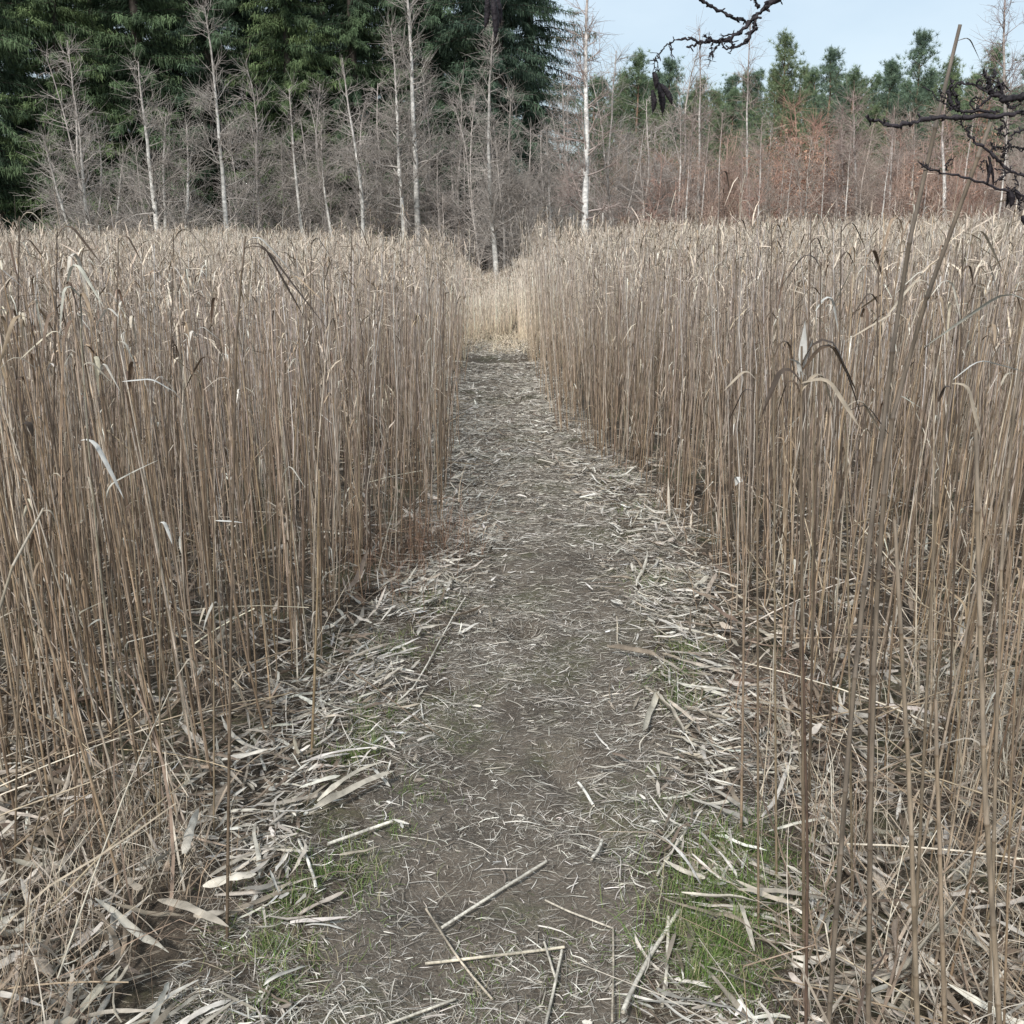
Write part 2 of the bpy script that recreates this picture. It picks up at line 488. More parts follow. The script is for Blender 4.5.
def near_label(i, nleaf, topleaf):
    side = 'left' if bx[i] < 0 else 'right'
    d = (ledge(by[i]) - bx[i]) if bx[i] < 0 else (bx[i] - redge(by[i]))
    where = f'at the {side} path edge' if d < .3 else (f'in the {side} front rows' if by[i] < 3.0 else f'inside the {side} bank')
    if fall[i] and abs(lx[i]) > .25: lean = 'slanting '
    elif lx[i] > .07: lean = 'right-tilted '
    elif lx[i] < -.07: lean = 'left-tilted '
    else: lean = 'upright '
    if hh[i] < 1.2: top = 'with its top snapped off'
    elif topleaf: top = 'with a bent top leaf'
    elif nleaf: top = 'with leaf scraps'
    else: top = 'with a bare stem'
    return f'{lean}dry reed {top} {where}', f'dry reeds standing on the {side} bank'


for i in NEAR:
    path = stem_path([i], np.linspace(0, 1, 14))[0]
    lv = []
    topleaf = random.random() < .5 and hh[i] > 1.2
    if topleaf:
        for _ in range(random.choice((1, 1, 2))):
            lv.append((.995, random.uniform(0, 6.28), random.uniform(.6, 1.4), random.uniform(.1, .24), random.uniform(.006, .013), pick(LEAF_PAL, LEAF_W, 1)[0], random.uniform(.08, .3), random.uniform(-1.5, -.6)))
    for _ in range(random.choice((0, 0, 1, 1, 2))):
        lv.append((random.uniform(.15, .95), random.uniform(0, 6.28), random.uniform(.9, 1.45), random.uniform(.06, .2), random.uniform(.004, .009), pick(LEAF_PAL, LEAF_W, 1)[0], random.uniform(.1, .4), random.uniform(-1.4, .4)))
    lab, grp = near_label(i, len(lv), topleaf)
    reed_thing(None, path, rad[i] * 1.05, pick(REED_PAL, REED_W, 1)[0], lv, lab, grp)


def special(pix, Y, label, r=.0042, col=(.30, .225, .15), leaves=(), foot=None):
    """a reed that one can point to: its line through pixels at ground distances Y (one per pixel or one for all)"""
    Ys = Y if isinstance(Y, (list, tuple)) else [Y] * len(pix)
    P = np.array([at(px, py_, yy) for (px, py_), yy in zip(pix, Ys)])
    P = P[np.argsort(P[:, 2])] if foot is None else P
    if P[0, 2] > 0.02:                           # carry it on down to the ground
        d = P[0] - P[1]; d = d / abs(d[2]) * (P[0, 2] - float(gz(P[0, 0], P[0, 1])) + .02)
        d[:2] = np.clip(d[:2], -.25, .25)
        P = np.concatenate([[P[0] + d], P])
    # smooth
    s = np.linspace(0, 1, len(P)); tt = np.linspace(0, 1, 24)
    Pq = np.stack([np.interp(tt, s, P[:, k]) for k in range(3)], 1)
    for _ in range(2): Pq[1:-1] = (Pq[:-2] + 2 * Pq[1:-1] + Pq[2:]) / 4
    return reed_thing(None, Pq, r, np.array(col) * .82, list(leaves), label, None, kk=.0006)


WH = (.66, .64, .59); TN = (.42, .35, .265); DK = (.085, .062, .046); MD = (.13, .092, .063)
special([(828, 1030), (852, 690), (878, 462), (884, 400), (906, 240), (958, 25)], [1.45, 1.45, 1.45, 1.45, 1.42, 1.38], 'tallest thick reed leaning right, rising into the sky', .0050, (.20, .16, .12),
        [(.99, .3, .3, .055, .004, DK, .3, -.9)])
special([(868, 1030), (872, 690), (886, 450), (900, 388), (940, 255), (992, 122)], [1.5, 1.5, 1.5, 1.5, 1.47, 1.43], 'second tallest thick reed, leaning right behind the dark twigs', .0054, (.21, .165, .12), [(.5, .2, .9, .12, .004, MD, .3, -.7)])
special([(232, 520), (234, 350), (243, 236)], 2.1, 'tall dark reed with long bent leaf drooping right, left bank skyline', .0042, (.17, .125, .085),
        [(.995, .1, .5, .2, .007, TN, .1, -.95), (.99, -.2, .7, .15, .008, WH, .16, -.8), (.985, -.25, .4, .25, .011, DK, .1, -.95), (.985, .15, .8, .2, .009, DK, .1, -1.1)])
special([(118, 600), (125, 440), (122, 379)], 2.6, 'thin dark reed topped by a pale leaf pointing right, left bank', .003, (.16, .12, .08), [(.995, -.1, .1, .14, .011, WH, .5, -.6)])
special([(77, 620), (78, 520), (80, 438)], 2.5, 'reed with a single white leaf folded down right, left bank', .003, (.22, .16, .11), [(.995, -.2, .3, .19, .017, WH, .1, -1.1)])
special([(20, 560), (22, 440), (23, 422)], 2.3, 'reed with a dark curled leaf scrap at its tip, far left', .003, (.2, .15, .1), [(.995, -.3, .4, .05, .02, DK, .3, -1.4)])
special([(160, 640), (160, 560), (160, 520)], 2.5, 'short reed with a white leaf tip, middle of left bank', .003, (.26, .2, .13), [(.99, -.2, .9, .07, .012, WH, .1, -1.2)])
special([(214, 640), (214, 540), (216, 517)], 2.5, 'short reed with a white leaf sticking out sideways, left bank', .003, (.26, .2, .13), [(.99, 0, -.05, .07, .011, WH, .6, -.15)])
special([(-6, 610), (20, 552), (44, 508)], 1.6, 'slanting pale reed with a folded tip at the left frame edge', .0042, (.42, .36, .27), [(.995, .1, .2, .05, .008, TN, .2, -1.3)])
special([(310, 800), (318, 600), (320, 470)], 3.0, 'stout brown reed alone before the left bank, cut flat', .0052, (.3, .22, .13))
special([(803, 800), (801, 480), (802, 346)], 2.0, 'reed with a fan of white and brown bent leaves, right bank', .0046, (.2, .15, .1),
        [(.975, -1.5, 1.5, .085, .016, WH, .95, 1.3), (.965, -.6, 1.3, .07, .013, WH, .9, .8), (.955, -2.6, 1.25, .06, .012, WH, .6, .2), (.965, -.15, 1.0, .19, .024, MD, .33, -1.0), (.95, -.2, .3, .16, .02, TN, .25, -.95), (.975, -.25, 1.2, .27, .017, DK, .2, -1.1), (.93, 3.0, 1.2, .12, .013, MD, .3, -1.3), (.94, .2, .9, .14, .014, TN, .3, -1.1), (.95, 2.8, .9, .15, .014, DK, .25, -1.2)])
special([(758, 800), (757, 480), (756, 374)], 2.1, 'reed with a brown leaf arched over left, right bank', .0034, (.24, .18, .12), [(.99, 3.1, .8, .09, .011, TN, .3, -.8), (.97, 2.9, .5, .1, .008, DK, .2, -1.2)])
special([(775, 700), (773, 450), (772, 352)], 2.3, 'reed with a leaf hooped to the right over its tip, right bank', .0034, (.26, .2, .13), [(.99, .1, 1.2, .14, .012, MD, .3, -1.3)])
special([(812, 600), (814, 400), (815, 305)], 2.6, 'reed with a white leaf bent right above the leaf fan', .0034, (.22, .17, .11), [(.99, 0, 1.0, .14, .017, WH, .3, -1.3)])
special([(850, 700), (848, 520), (846, 402)], 2.2, 'reed with a dark double leaf dangling right, right bank', .0034, (.22, .17, .11), [(.99, -.2, .7, .14, .013, TN, .2, -1.0), (.98, 0, .6, .18, .009, DK, .2, -.9)])
special([(922, 800), (938, 480), (955, 376)], 1.8, 'reed with a thin pale leaf arching far right, right bank', .004, (.22, .17, .115), [(.995, .0, .7, .16, .007, WH, .3, -.25), (.99, -.4, .1, .12, .016, TN, .15, -1.25), (.985, 2.8, .3, .04, .014, DK, .2, -1.3)])
special([(742, 760), (744, 600), (740, 478)], 2.5, 'broken reed with a white ragged tip and drooping leaf, right bank', .0042, (.3, .22, .15), [(.99, 2.0, .9, .04, .02, WH, .3, -1.2), (.98, -.2, .2, .24, .011, MD, .15, -1.1)])
special([(945, 1030), (940, 850), (935, 700)], 1.3, 'short thick reed with white tip rising from the right litter', .0052, (.33, .25, .17))
special([(806, 1030), (808, 860), (803, 640)], 1.55, 'dark reddish weed stem rising from the grass tuft', .0038, (.13, .085, .06))
special([(1000, 1030), (985, 780), (975, 430)], 1.2, 'thick grey-brown reed crossing the lower right corner', .0052, (.32, .25, .175))
special([(995, 800), (1002, 520), (1018, 370)], 1.7, 'reed with its tip at the right frame edge beside the arching leaf', .0045, (.3, .235, .165))
special([(918, 1030), (912, 800), (898, 520)], 1.3, 'thick straight reed before the right litter, joints dark', .0052, (.31, .24, .165))

# taller dark reeds with hooked leaves that stand out above the skyline of the beds
for px, pyt, Yr, lab, side_ in ((720, 172, 5.4, 'tallest thin reed above the right bank skyline, small tip', .2), (737, 203, 4.6, 'dark reed with a leaf hooked right before the thicket', -.1), (690, 228, 6.2, 'thin reed with a pale double hook near the path side of the right skyline', 0.1),
                            (811, 214, 3.2, 'dark reed hooked right, left of the tall leaning reeds', -.2), (843, 226, 2.8, 'dark reed with a leaf curled over, close left of the leaning reeds', .15), (822, 262, 2.5, 'brown reed with a broad curled leaf below the leaning reeds', 3.0),
                            (772, 226, 4.4, 'thin dark reed with a drooping tip in the right skyline', .1), (655, 222, 8.0, 'dark reed rising near the path end on the right bank', .3), (962, 238, 2.6, 'dark reed with a hook right of both leaning reeds', 0), (881, 266, 2.3, 'reed with a dark curl between the leaning reeds', 3.1),
                            (58, 232, 2.9, 'dark reed hooked right at the far left skyline', .1), (20, 216, 3.0, 'tall brown reed with a nodding tip at far left', .2), (172, 236, 3.3, 'dark reed with a hook left of the long bent leaf', .1), (312, 240, 4.0, 'dark hooked reed right of the long bent leaf', -.2),
                            (352, 230, 4.8, 'thin dark reed hooked right before the white birch', 0), (408, 236, 6.5, 'dark reed with a nodding tip near the twin birch foot', .2), (118, 238, 3.4, 'brown reed with a pale hook at left, below the forked birch', .1)):
    special([(px - 6, pyt + 260), (px - 2, pyt + 120), (px, pyt)], Yr, lab, .0034, (.13, .095, .066),
            [(.99, side_, 1.0, random.uniform(.12, .2), random.uniform(.008, .014), (DK, MD, TN)[int(px) % 3], .22, random.uniform(-1.3, -.8)), (.95, side_ + .4, .9, random.uniform(.08, .14), .008, (MD, DK)[int(px) % 2], .25, -1.0)])

# ------------------------------------------------------------------ straw, leaf litter, dead stalks, grass
def flat_bits(n, x, y, L, w, az, lift, tiltsd, K=3, curl=.15):
    """bits lying on the ground"""
    t = np.linspace(-.5, .5, K)[None]
    bend = R.normal(0, curl, n)[:, None]
    aa = az[:, None] + bend * t * 1.6 + np.cumsum(R.normal(0, 1, (n, K)) * np.abs(bend) * .9, 1)
    dx = np.cumsum(np.cos(aa), 1); dy = np.cumsum(np.sin(aa), 1)
    dx = (dx - dx.mean(1, keepdims=True)) * L[:, None] / (K - 1); dy = (dy - dy.mean(1, keepdims=True)) * L[:, None] / (K - 1)
    px = x[:, None] + dx; pz = y[:, None] + dy
    ti = R.normal(0, tiltsd, n)[:, None]
    g1 = gz(px, pz); gm = g1.mean(1, keepdims=True)
    z = np.maximum(g1, gm + t * L[:, None] * ti) + lift[:, None] + np.abs(R.normal(0, .18, (n, 1))) * (.25 - t * t) * L[:, None]
    P = np.stack([px, pz, z], -1)
    roll = R.normal(0, .45, n)[:, None] + R.normal(0, .8, n)[:, None] * t
    az2 = az[:, None] + 0 * t
    S = np.stack([-np.sin(az2) * np.cos(roll), np.cos(az2) * np.cos(roll), np.sin(roll)], -1)
    return P, S


# fine straw trodden into the path
straw = Geo()
for y0, y1, dens in ((1.5, 3, 19000), (3, 4.5, 15000), (4.5, 8, 13000), (8, 13, 9000), (13, 16.3, 6000)):
    n = int((y1 - y0) * 1.5 * dens)
    y = R.uniform(y0, y1, n); x = pcent(y) + R.uniform(-.75, .75, n)
    keep = R.uniform(0, 1, n) < np.interp(y, [3, 6], [.24, .28]) + np.interp(y, [3, 6], [.76, .72]) * sstep(.28, .62, .65 * vnoise(x * 3.1, y * 2.2, 61) + .35 * vnoise(x * 11, y * 9, 62)) * np.maximum(sstep(4, 8, y), .55 + .45 * sstep(.1, .5, np.abs(x - pcent(y))))
    keep &= ~((np.abs(y - 13.25) < .42) & (R.uniform(0, 1, n) < .93))
    x, y = x[keep], y[keep]; n = len(x)
    az = np.where(R.uniform(0, 1, n) < np.interp((y0 + y1) / 2, [2, 6, 12], [.2, .5, .7]), R.normal(.1, .35, n), R.uniform(0, 3.14, n))
    P, S = flat_bits(n, x, y, R.gamma(1.8, .017, n) + .01, None, az, R.uniform(.004, .016, n), .15, K=4, curl=.45)
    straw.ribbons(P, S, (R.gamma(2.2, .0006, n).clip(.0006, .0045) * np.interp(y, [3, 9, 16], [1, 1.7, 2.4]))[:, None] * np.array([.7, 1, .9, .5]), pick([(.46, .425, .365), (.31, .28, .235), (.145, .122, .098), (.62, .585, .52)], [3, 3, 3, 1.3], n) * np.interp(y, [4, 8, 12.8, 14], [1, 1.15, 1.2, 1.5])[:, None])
tag(straw.obj('straw_litter', M_STRAW), 'fine trodden straw scattered over the dark path', 'straw', kind='stuff')

# flat leaf litter along both path edges and between the reeds
litter = Geo()
def litter_zone(n, y, x, az, wmin, wmax, lmin, lmax, lift, tilt, pal, wts, roll=.5):
    L = R.uniform(0, 1, n) ** 1.6 * (lmax - lmin) + lmin
    P, S = flat_bits(n, x, y, L, None, az, lift, tilt, K=6, curl=.16)
    w = wmin + (wmax - wmin) * R.uniform(0, 1, n) ** 2.2
    litter.ribbons(P, S, torn_width(w, 6), pick(pal, wts, n), fold=R.normal(0, .25, n))


n = 13000
y = 1.5 + 12 * R.beta(1.0, 2.0, n)
side = R.uniform(0, 1, n) < .5
x = np.where(side, ledge(y) + R.normal(.13, .17, n), redge(y) - R.normal(.09, .17, n))
k = vnoise(x * 4, y * 4, 77) > .33; x, y, side = x[k], y[k], side[k]; n = len(x)
litter_zone(n, y, x, np.where(R.uniform(0, 1, n) < .5, R.normal(.9, .5, n) * np.where(side, 1, -1), R.uniform(0, 3.14, n)), .0015, .012, .02, .17, R.uniform(.006, .04, n), .35,
            [(.63, .595, .53), (.49, .45, .385), (.33, .285, .225), (.19, .148, .112)], [3, 3, 2.2, 1.5])
n = 24000
y = 1.3 + 8 * R.beta(1, 2.0, n); x = R.uniform(-1, 1, n) * (.62 * y + .8)
k = ((x < ledge(y) + .05) | (x > redge(y) - .05)) & (R.uniform(0, 1, n) < .25 + 1.1 * vnoise(x * 3, y * 3, 78)); x, y = x[k], y[k]; n = len(x)
litter_zone(n, y, x, R.uniform(0, 3.14, n), .002, .02, .04, .24, R.uniform(.01, .1, n), .6,
            [(.56, .515, .445), (.43, .375, .305), (.28, .22, .165), (.15, .11, .08)], [2.4, 3, 2.2, 1.6])
tag(litter.obj('leaf_litter', M_LEAF), 'pale dry leaf litter along the path edges and under the reeds', 'leaf litter', kind='stuff')

# tangled thin dead stalks among the reed feet
tangle = Geo()
n = 14000
y = 1.25 + 8.5 * R.beta(1, 2.1, n); x = R.uniform(-1, 1, n) * (.62 * y + .8)
k = ((x < ledge(y) + .12) | (x > redge(y) - .1)) & (R.uniform(0, 1, n) < (.05 + 1.3 * vnoise(x * 2.6, y * 2.6, 71) ** 1.4) * np.where(x < 0, 1 - .62 * sstep(2.2, 2.8, y), 1 - .45 * sstep(2.8, 3.8, y))); x, y = x[k], y[k]; n = len(x)
L = R.gamma(3, .095, n) + .08
base = np.stack([x, y, gz(x, y) + R.uniform(0, .05, n)], -1)
K = 7
P, S = leaf_paths(base, R.uniform(0, 6.28, n), np.abs(R.normal(.75, .5, n)), L, K, bend=R.uniform(.2, 1.0, n), droop=R.normal(-.2, .6, n))
P[..., 2] = np.maximum(P[..., 2], gz(P[..., 0], P[..., 1]) + .004)
tangle.ribbons(P, S, (R.gamma(2.5, .0013, n).clip(.0012, .009))[:, None] * np.linspace(1, .4, K)[None], pick([(.50, .445, .36), (.35, .285, .215), (.23, .172, .122), (.125, .092, .066)], [2.2, 3, 2.8, 2], n))
# dead tussocks: many blades arching out of one foot; a rusty one at the left path edge
for (cx, cy, m, h, rr, pal) in [(R.uniform(-1.7, -.85), R.uniform(1.7, 2.9), 90, R.uniform(.1, .24), .07, 0) for _ in range(9)] + [(R.uniform(.75, 1.9), R.uniform(1.4, 3.2), 90, R.uniform(.15, .4), .07, 0) for _ in range(20)] + [(-.40, 5.1, 220, .34, .12, 1), (-.62, 4.8, 160, .3, .12, 1), (-.6, 4.4, 90, .22, .1, 1), (.95, 3.2, 110, .25, .1, 1)]:
    if pal == 0 and ledge(cy) + .05 < cx < redge(cy) - .02: continue
    bx_ = cx + R.normal(0, rr, m); by_ = cy + R.normal(0, rr, m)
    P, S = leaf_paths(np.stack([bx_, by_, gz(bx_, by_)], -1), R.uniform(0, 6.28, m), R.uniform(.9, 1.5, m), h * R.uniform(.5, 1.5, m), 8, bend=R.uniform(.3, .9, m), droop=R.normal(-.4, .6, m))
    P[..., 2] = np.maximum(P[..., 2], gz(P[..., 0], P[..., 1]) + .004)
    tangle.ribbons(P, S, R.uniform(.0012, .0035, m)[:, None] * np.linspace(1, .3, 8)[None], pick([(.52, .46, .37), (.42, .35, .26), (.3, .22, .15)], [3, 3, 2], m) if pal == 0 else pick([(.24, .15, .10), (.19, .12, .085), (.32, .22, .15)], [3, 3, 2], m))
# pale straw fallen in across the far end of the path
m = 1500
y = R.uniform(14.0, 17.8, m); x = R.uniform(-.7, .35, m)
P, S = leaf_paths(np.stack([x, y, gz(x, y)], -1), R.uniform(0, 6.28, m), R.uniform(.1, .9, m), R.uniform(.1, .35, m), 5, bend=R.uniform(.3, .9, m), droop=R.normal(-.3, .4, m))
P[..., 2] = np.maximum(P[..., 2], gz(P[..., 0], P[..., 1]) + .008)
k = ~((np.abs(y - 13.3) < .5))
tangle.ribbons(P[k], S[k], R.uniform(.003, .007, m)[k][:, None] * np.linspace(1, .4, 5)[None], pick([(.66, .55, .40), (.55, .45, .33), (.42, .34, .25)], [3, 3, 1], int(k.sum())))
# stiff fallen stalks leaning at all angles
n = 900
y = 1.4 + 9 * R.beta(1, 1.8, n); x = R.uniform(-1, 1, n) * (.62 * y + .8)
k = ((x < ledge(y)) | (x > redge(y))); x, y = x[k], y[k]; n = len(x)
az = R.uniform(0, 6.28, n); el = np.abs(R.normal(.2, .35, n)); L = R.uniform(.3, 1.0, n)
d = np.stack([np.cos(az) * np.cos(el), np.sin(az) * np.cos(el), np.sin(el)], -1)
P = np.stack([x, y, gz(x, y) + R.uniform(.01, .2, n)], -1)[:, None] + d[:, None] * (np.linspace(0, 1, 5)[None, :, None] * L[:, None, None])
P[..., 2] = np.maximum(P[..., 2] - .12 * (np.linspace(0, 1, 5)[None] ** 2) * L[:, None], gz(P[..., 0], P[..., 1]) + .006)
keepin = (P[..., 0] < ledge(P[..., 1]) + .2).all(1) | (P[..., 0] > redge(P[..., 1]) - .15).all(1)
tangle.tubes(P[keepin], R.uniform(.0016, .0032, n)[keepin][:, None] * np.linspace(1, .7, 5)[None], 4, pick([(.52, .46, .37), (.38, .3, .21), (.24, .18, .12)], [2, 3, 1], int(keepin.sum())))
tag(tangle.obj('dead_grass', M_STRAW), 'tangled pale dead stalks and grass at the feet of the reeds', 'dead grass', kind='stuff')

# green grass and moss patches: (px, py, radius m, blades, height)
grass = Geo()
spots = [(725, 900, .17, 1500, .085), (705, 960, .14, 900, .09), (760, 860, .12, 600, .08), (700, 990, .1, 500, .08), (350, 745, .10, 420, .06), (375, 710, .08, 200, .05), (400, 650, .12, 260, .05), (430, 605, .12, 200, .045),
         (395, 835, .09, 160, .035), (415, 780, .09, 120, .03), (655, 580, .14, 260, .045), (680, 690, .12, 350, .06), (690, 655, .1, 200, .05), (640, 510, .14, 200, .05), (495, 980, .12, 220, .03), (560, 945, .1, 160, .03),
         (330, 880, .14, 330, .045), (270, 930, .12, 260, .05), (620, 480, .15, 150, .045), (470, 690, .09, 90, .025), (450, 725, .09, 90, .025), (655, 785, .08, 180, .045), (280, 985, .12, 250, .05)]
for (px, pyy, rr, n, h) in spots:
    ang = math.atan((pyy - 512) / F) + PITCH
    Yg = CAM_H / math.tan(ang)
    c = at(px, pyy, Yg)
    n = int(n * (1.45 if px > 690 else 3.0))
    x = c[0] + R.normal(0, rr * .6, n); y = c[1] + R.normal(0, rr * .75, n)
    k = vnoise(x * 22, y * 22, 91) > .46; x, y = x[k], y[k]; n = len(x)
    P, S = leaf_paths(np.stack([x, y, gz(x, y)], -1), R.uniform(0, 6.28, n), R.uniform(.3, 1.4, n), h * R.uniform(.5, 1.4, n), 5, bend=R.uniform(.3, .9, n), droop=R.uniform(-.6, .6, n))
    grass.ribbons(P, S, R.uniform(.0014, .003, n)[:, None] * np.linspace(1, .2, 5)[None], pick([(.11, .18, .045), (.16, .24, .065), (.23, .27, .10), (.40, .35, .23)], [3, 3, 2, 2], n))
tag(grass.obj('grass', M_GRASS), 'short green grass tufts growing along the path edges', 'grass', kind='stuff')


# single fallen leaves and stalks one can point to
def fallen(name, x, y, L, w, az, col, label, cat, group, lift=.02, stalk=False):
    n = 1; K = 9
    P, S = flat_bits(1, np.array([x]), np.array([y]), np.array([L]), None, np.array([az]), np.array([lift]), .05, K=K, curl=.03 if stalk else .08)
    g = Geo()
    o = np.array((x, y, float(gz(x, y))))
    if stalk:
        P[0, :, 2] = np.linspace(P[0, 0, 2], P[0, -1, 2], K) + .004
        P[0, :, 2] += np.max(gz(P[0, :, 0], P[0, :, 1]) - P[0, :, 2] + w * .8).clip(0)
        cc = np.repeat(np.asarray(col)[None], K, 0) * (1 + .25 * R.normal(0, 1, (K, 1))).clip(.55, 1.5)
        g.tubes(P, np.full((1, K), w), 7, cc[None])
        return tag(g.obj(name, M_REED, None, o), label, cat, group)
    g.ribbons(P, S, torn_width(np.array([w]), K), (np.asarray(col)[None, None] * (1 + R.normal(0, .16, (1, K, 1))).clip(.6, 1.3)), fold=np.array([R.normal(0, .35)]))
    return tag(g.obj(name, M_LEAF, None, o), label, cat, group)


def ground_at(px, pyy):
    return at(px, pyy, CAM_H / math.tan(math.atan((pyy - 512) / F) + PITCH))


def fallen_px(name, p0, p1, w, col, label, cat='stalk', stalk=True, lift=.02):
    a = ground_at(*p0); b = ground_at(*p1)
    d = b - a
    return fallen(name, (a[0] + b[0]) / 2, (a[1] + b[1]) / 2, float(np.hypot(d[0], d[1])), w, math.atan2(d[1], d[0]), col, label, cat, None, lift, stalk)


PALE = (.56, .52, .44)
fallen_px('fallen_stalk', (442, 922), (545, 855), .0042, PALE, 'long pale fallen stalk slanting across the dark path')
fallen_px('fallen_stalk', (425, 956), (565, 943), .0036, (.45, .4, .31), 'fallen stalk lying straight across the near path')
fallen_px('fallen_stalk', (425, 905), (490, 995), .0028, (.36, .31, .24), 'thin grey stalk crossing the long slanting stalk')
fallen_px('fallen_stalk', (375, 1028), (455, 990), .003, (.5, .46, .38), 'pale stalk at the bottom edge, left of centre')
fallen_px('fallen_stalk', (545, 1022), (562, 945), .0034, (.52, .48, .4), 'pale stalk pointing up the path beside a broken twin')
fallen_px('fallen_stalk', (543, 937), (558, 975), .003, (.46, .42, .35), 'short stalk making a corner with the stalk up the path')
fallen_px('fallen_stalk', (636, 1022), (664, 912), .0052, PALE, 'stout pale stalk along the right edge of the path')
fallen_px('fallen_stalk', (655, 1010), (676, 925), .0042, (.5, .46, .38), 'pale stalk between stout stalk and grass tuft')
fallen_px('fallen_stalk', (578, 775), (595, 803), .0046, (.68, .65, .58), 'short whitish stalk bit on the dark path')
fallen_px('fallen_stalk', (592, 858), (603, 834), .0046, (.62, .58, .5), 'short pale stalk bit right of the path middle')
fallen_px('fallen_stalk', (328, 852), (392, 826), .0048, PALE, 'pale stalk at the left edge of the path')
fallen_px('fallen_stalk', (548, 892), (610, 928), .0026, (.47, .42, .34), 'thin stalk slanting down to the right edge')
fallen_px('fallen_stalk', (612, 1020), (614, 925), .0026, (.38, .33, .26), 'thin brown stalk pointing straight up the path, right')
fallen_px('fallen_stalk', (658, 880), (686, 836), .004, (.5, .46, .38), 'pale stalk in leaf litter right of the path')
fallen_px('fallen_stalk', (405, 690), (470, 600), .0032, PALE, 'long pale stalk along the left litter edge, mid path')
fallen_px('fallen_stalk', (300, 850), (318, 905), .0042, (.6, .57, .5), 'pale split stalk beside the left leaf heap')
fallen_px('fallen_leaf', (680, 918), (776, 936), 0.0122, (.52, 0.470, 0.387), 'long pale strap leaf lying across the green grass tuft', 'leaf', False, .075)
fallen_px('fallen_leaf', (738, 935), (752, 985), 0.0101, (.5, 0.451, 0.369), 'strap leaf hanging down the green grass tuft', 'leaf', False, .07)
fallen_px('fallen_leaf', (736, 905), (790, 940), 0.0115, (.45, 0.394, 0.315), 'dull strap leaf at the right of the green grass tuft', 'leaf', False, .07)
fallen_px('fallen_leaf', (640, 590), (644, 560), 0.0144, (.66, 0.614, 0.522), 'white curled leaf on the right path edge, mid distance', 'leaf', False, .03)
fallen_px('fallen_leaf', (160, 915), (230, 945), 0.0216, (.47, 0.413, 0.333), 'broad grey leaf in the left leaf heap, lower', 'leaf', False, .05)
fallen_px('fallen_leaf', (205, 910), (258, 897), 0.0216, (.58, 0.528, 0.441), 'broad pale leaf in the left leaf heap, upper', 'leaf', False, .06)
fallen_px('fallen_leaf', (195, 935), (245, 925), 0.0187, (.5, 0.442, 0.360), 'broad leaf tucked between two in the left leaf heap', 'leaf', False, .05)
fallen_px('fallen_leaf', (40, 985), (55, 1005), 0.0288, (.36, 0.298, 0.234), 'broad dull leaf in the lower left corner', 'leaf', False, .08)
fallen_px('fallen_leaf', (310, 820), (395, 775), 0.0216, (.5, 0.451, 0.369), 'long grey leaf bundle beside the left of the path', 'leaf', False, .03)
fallen_px('fallen_leaf', (318, 812), (382, 768), 0.0187, (.58, 0.528, 0.432), 'pale leaf on the grey leaf bundle at left', 'leaf', False, .05)
fallen_px('fallen_leaf', (640, 740), (660, 700), 0.0216, (.62, 0.576, 0.477), 'white leaf standing in the right litter edge', 'leaf', False, .04)
fallen_px('fallen_leaf', (648, 742), (690, 700), 0.0202, (.52, 0.470, 0.387), 'broad pale leaf pointing right in the right litter', 'leaf', False, .04)
fallen_px('fallen_leaf', (190, 895), (200, 845), 0.0216, (.62, 0.566, 0.477), 'pale leaf leaning on the brown reed clump, left', 'leaf', False, .12)
# further leaves of the two litter edges, alike
n = 130
for k in range(n):
    left = k % 2 == 0
    y = 1.75 + 3.2 * random.random() ** 1.3
    x = float(ledge(y) + random.gauss(.16, .13)) if left else float(redge(y) - random.gauss(.12, .12))
    big = random.random()
    shade_ = pick([(.57, .535, .47), (.44, .395, .33), (.30, .25, .19)], [2.5, 2.5, 1.5], 1)[0]
    tone = 'pale' if shade_[0] > .5 else ('grey-tan' if shade_[0] > .37 else 'brown')
    size = 'broader' if big > .6 else 'narrow'
    zone = 'near' if y < 2.6 else 'beyond the first metres of'
    sd = 'left' if left else 'right'
    fallen('fallen_leaf', x, y, random.uniform(.1, .26), .006 + .009 * big, (random.gauss(.9, .5) if left else random.gauss(2.2, .5)), shade_,
           f'{size} {tone} fallen leaf in the {sd} litter edge {"close by" if y < 2.6 else "further up the path"}', 'leaf', f'fallen reed leaves along the {sd} path edge', random.uniform(.015, .05))


# ------------------------------------------------------------------ bare trees
def grow(start, d, L, K, wig, upbend, rng):
    """a wandering branch line"""
    P = np.zeros((K, 3)); P[0] = start
    d = d / np.linalg.norm(d)
    for k in range(1, K):
        d = d + rng.normal(0, wig, 3) + np.array((0, 0, upbend)); d /= np.linalg.norm(d)
        P[k] = P[k - 1] + d * L / (K - 1)
    return P


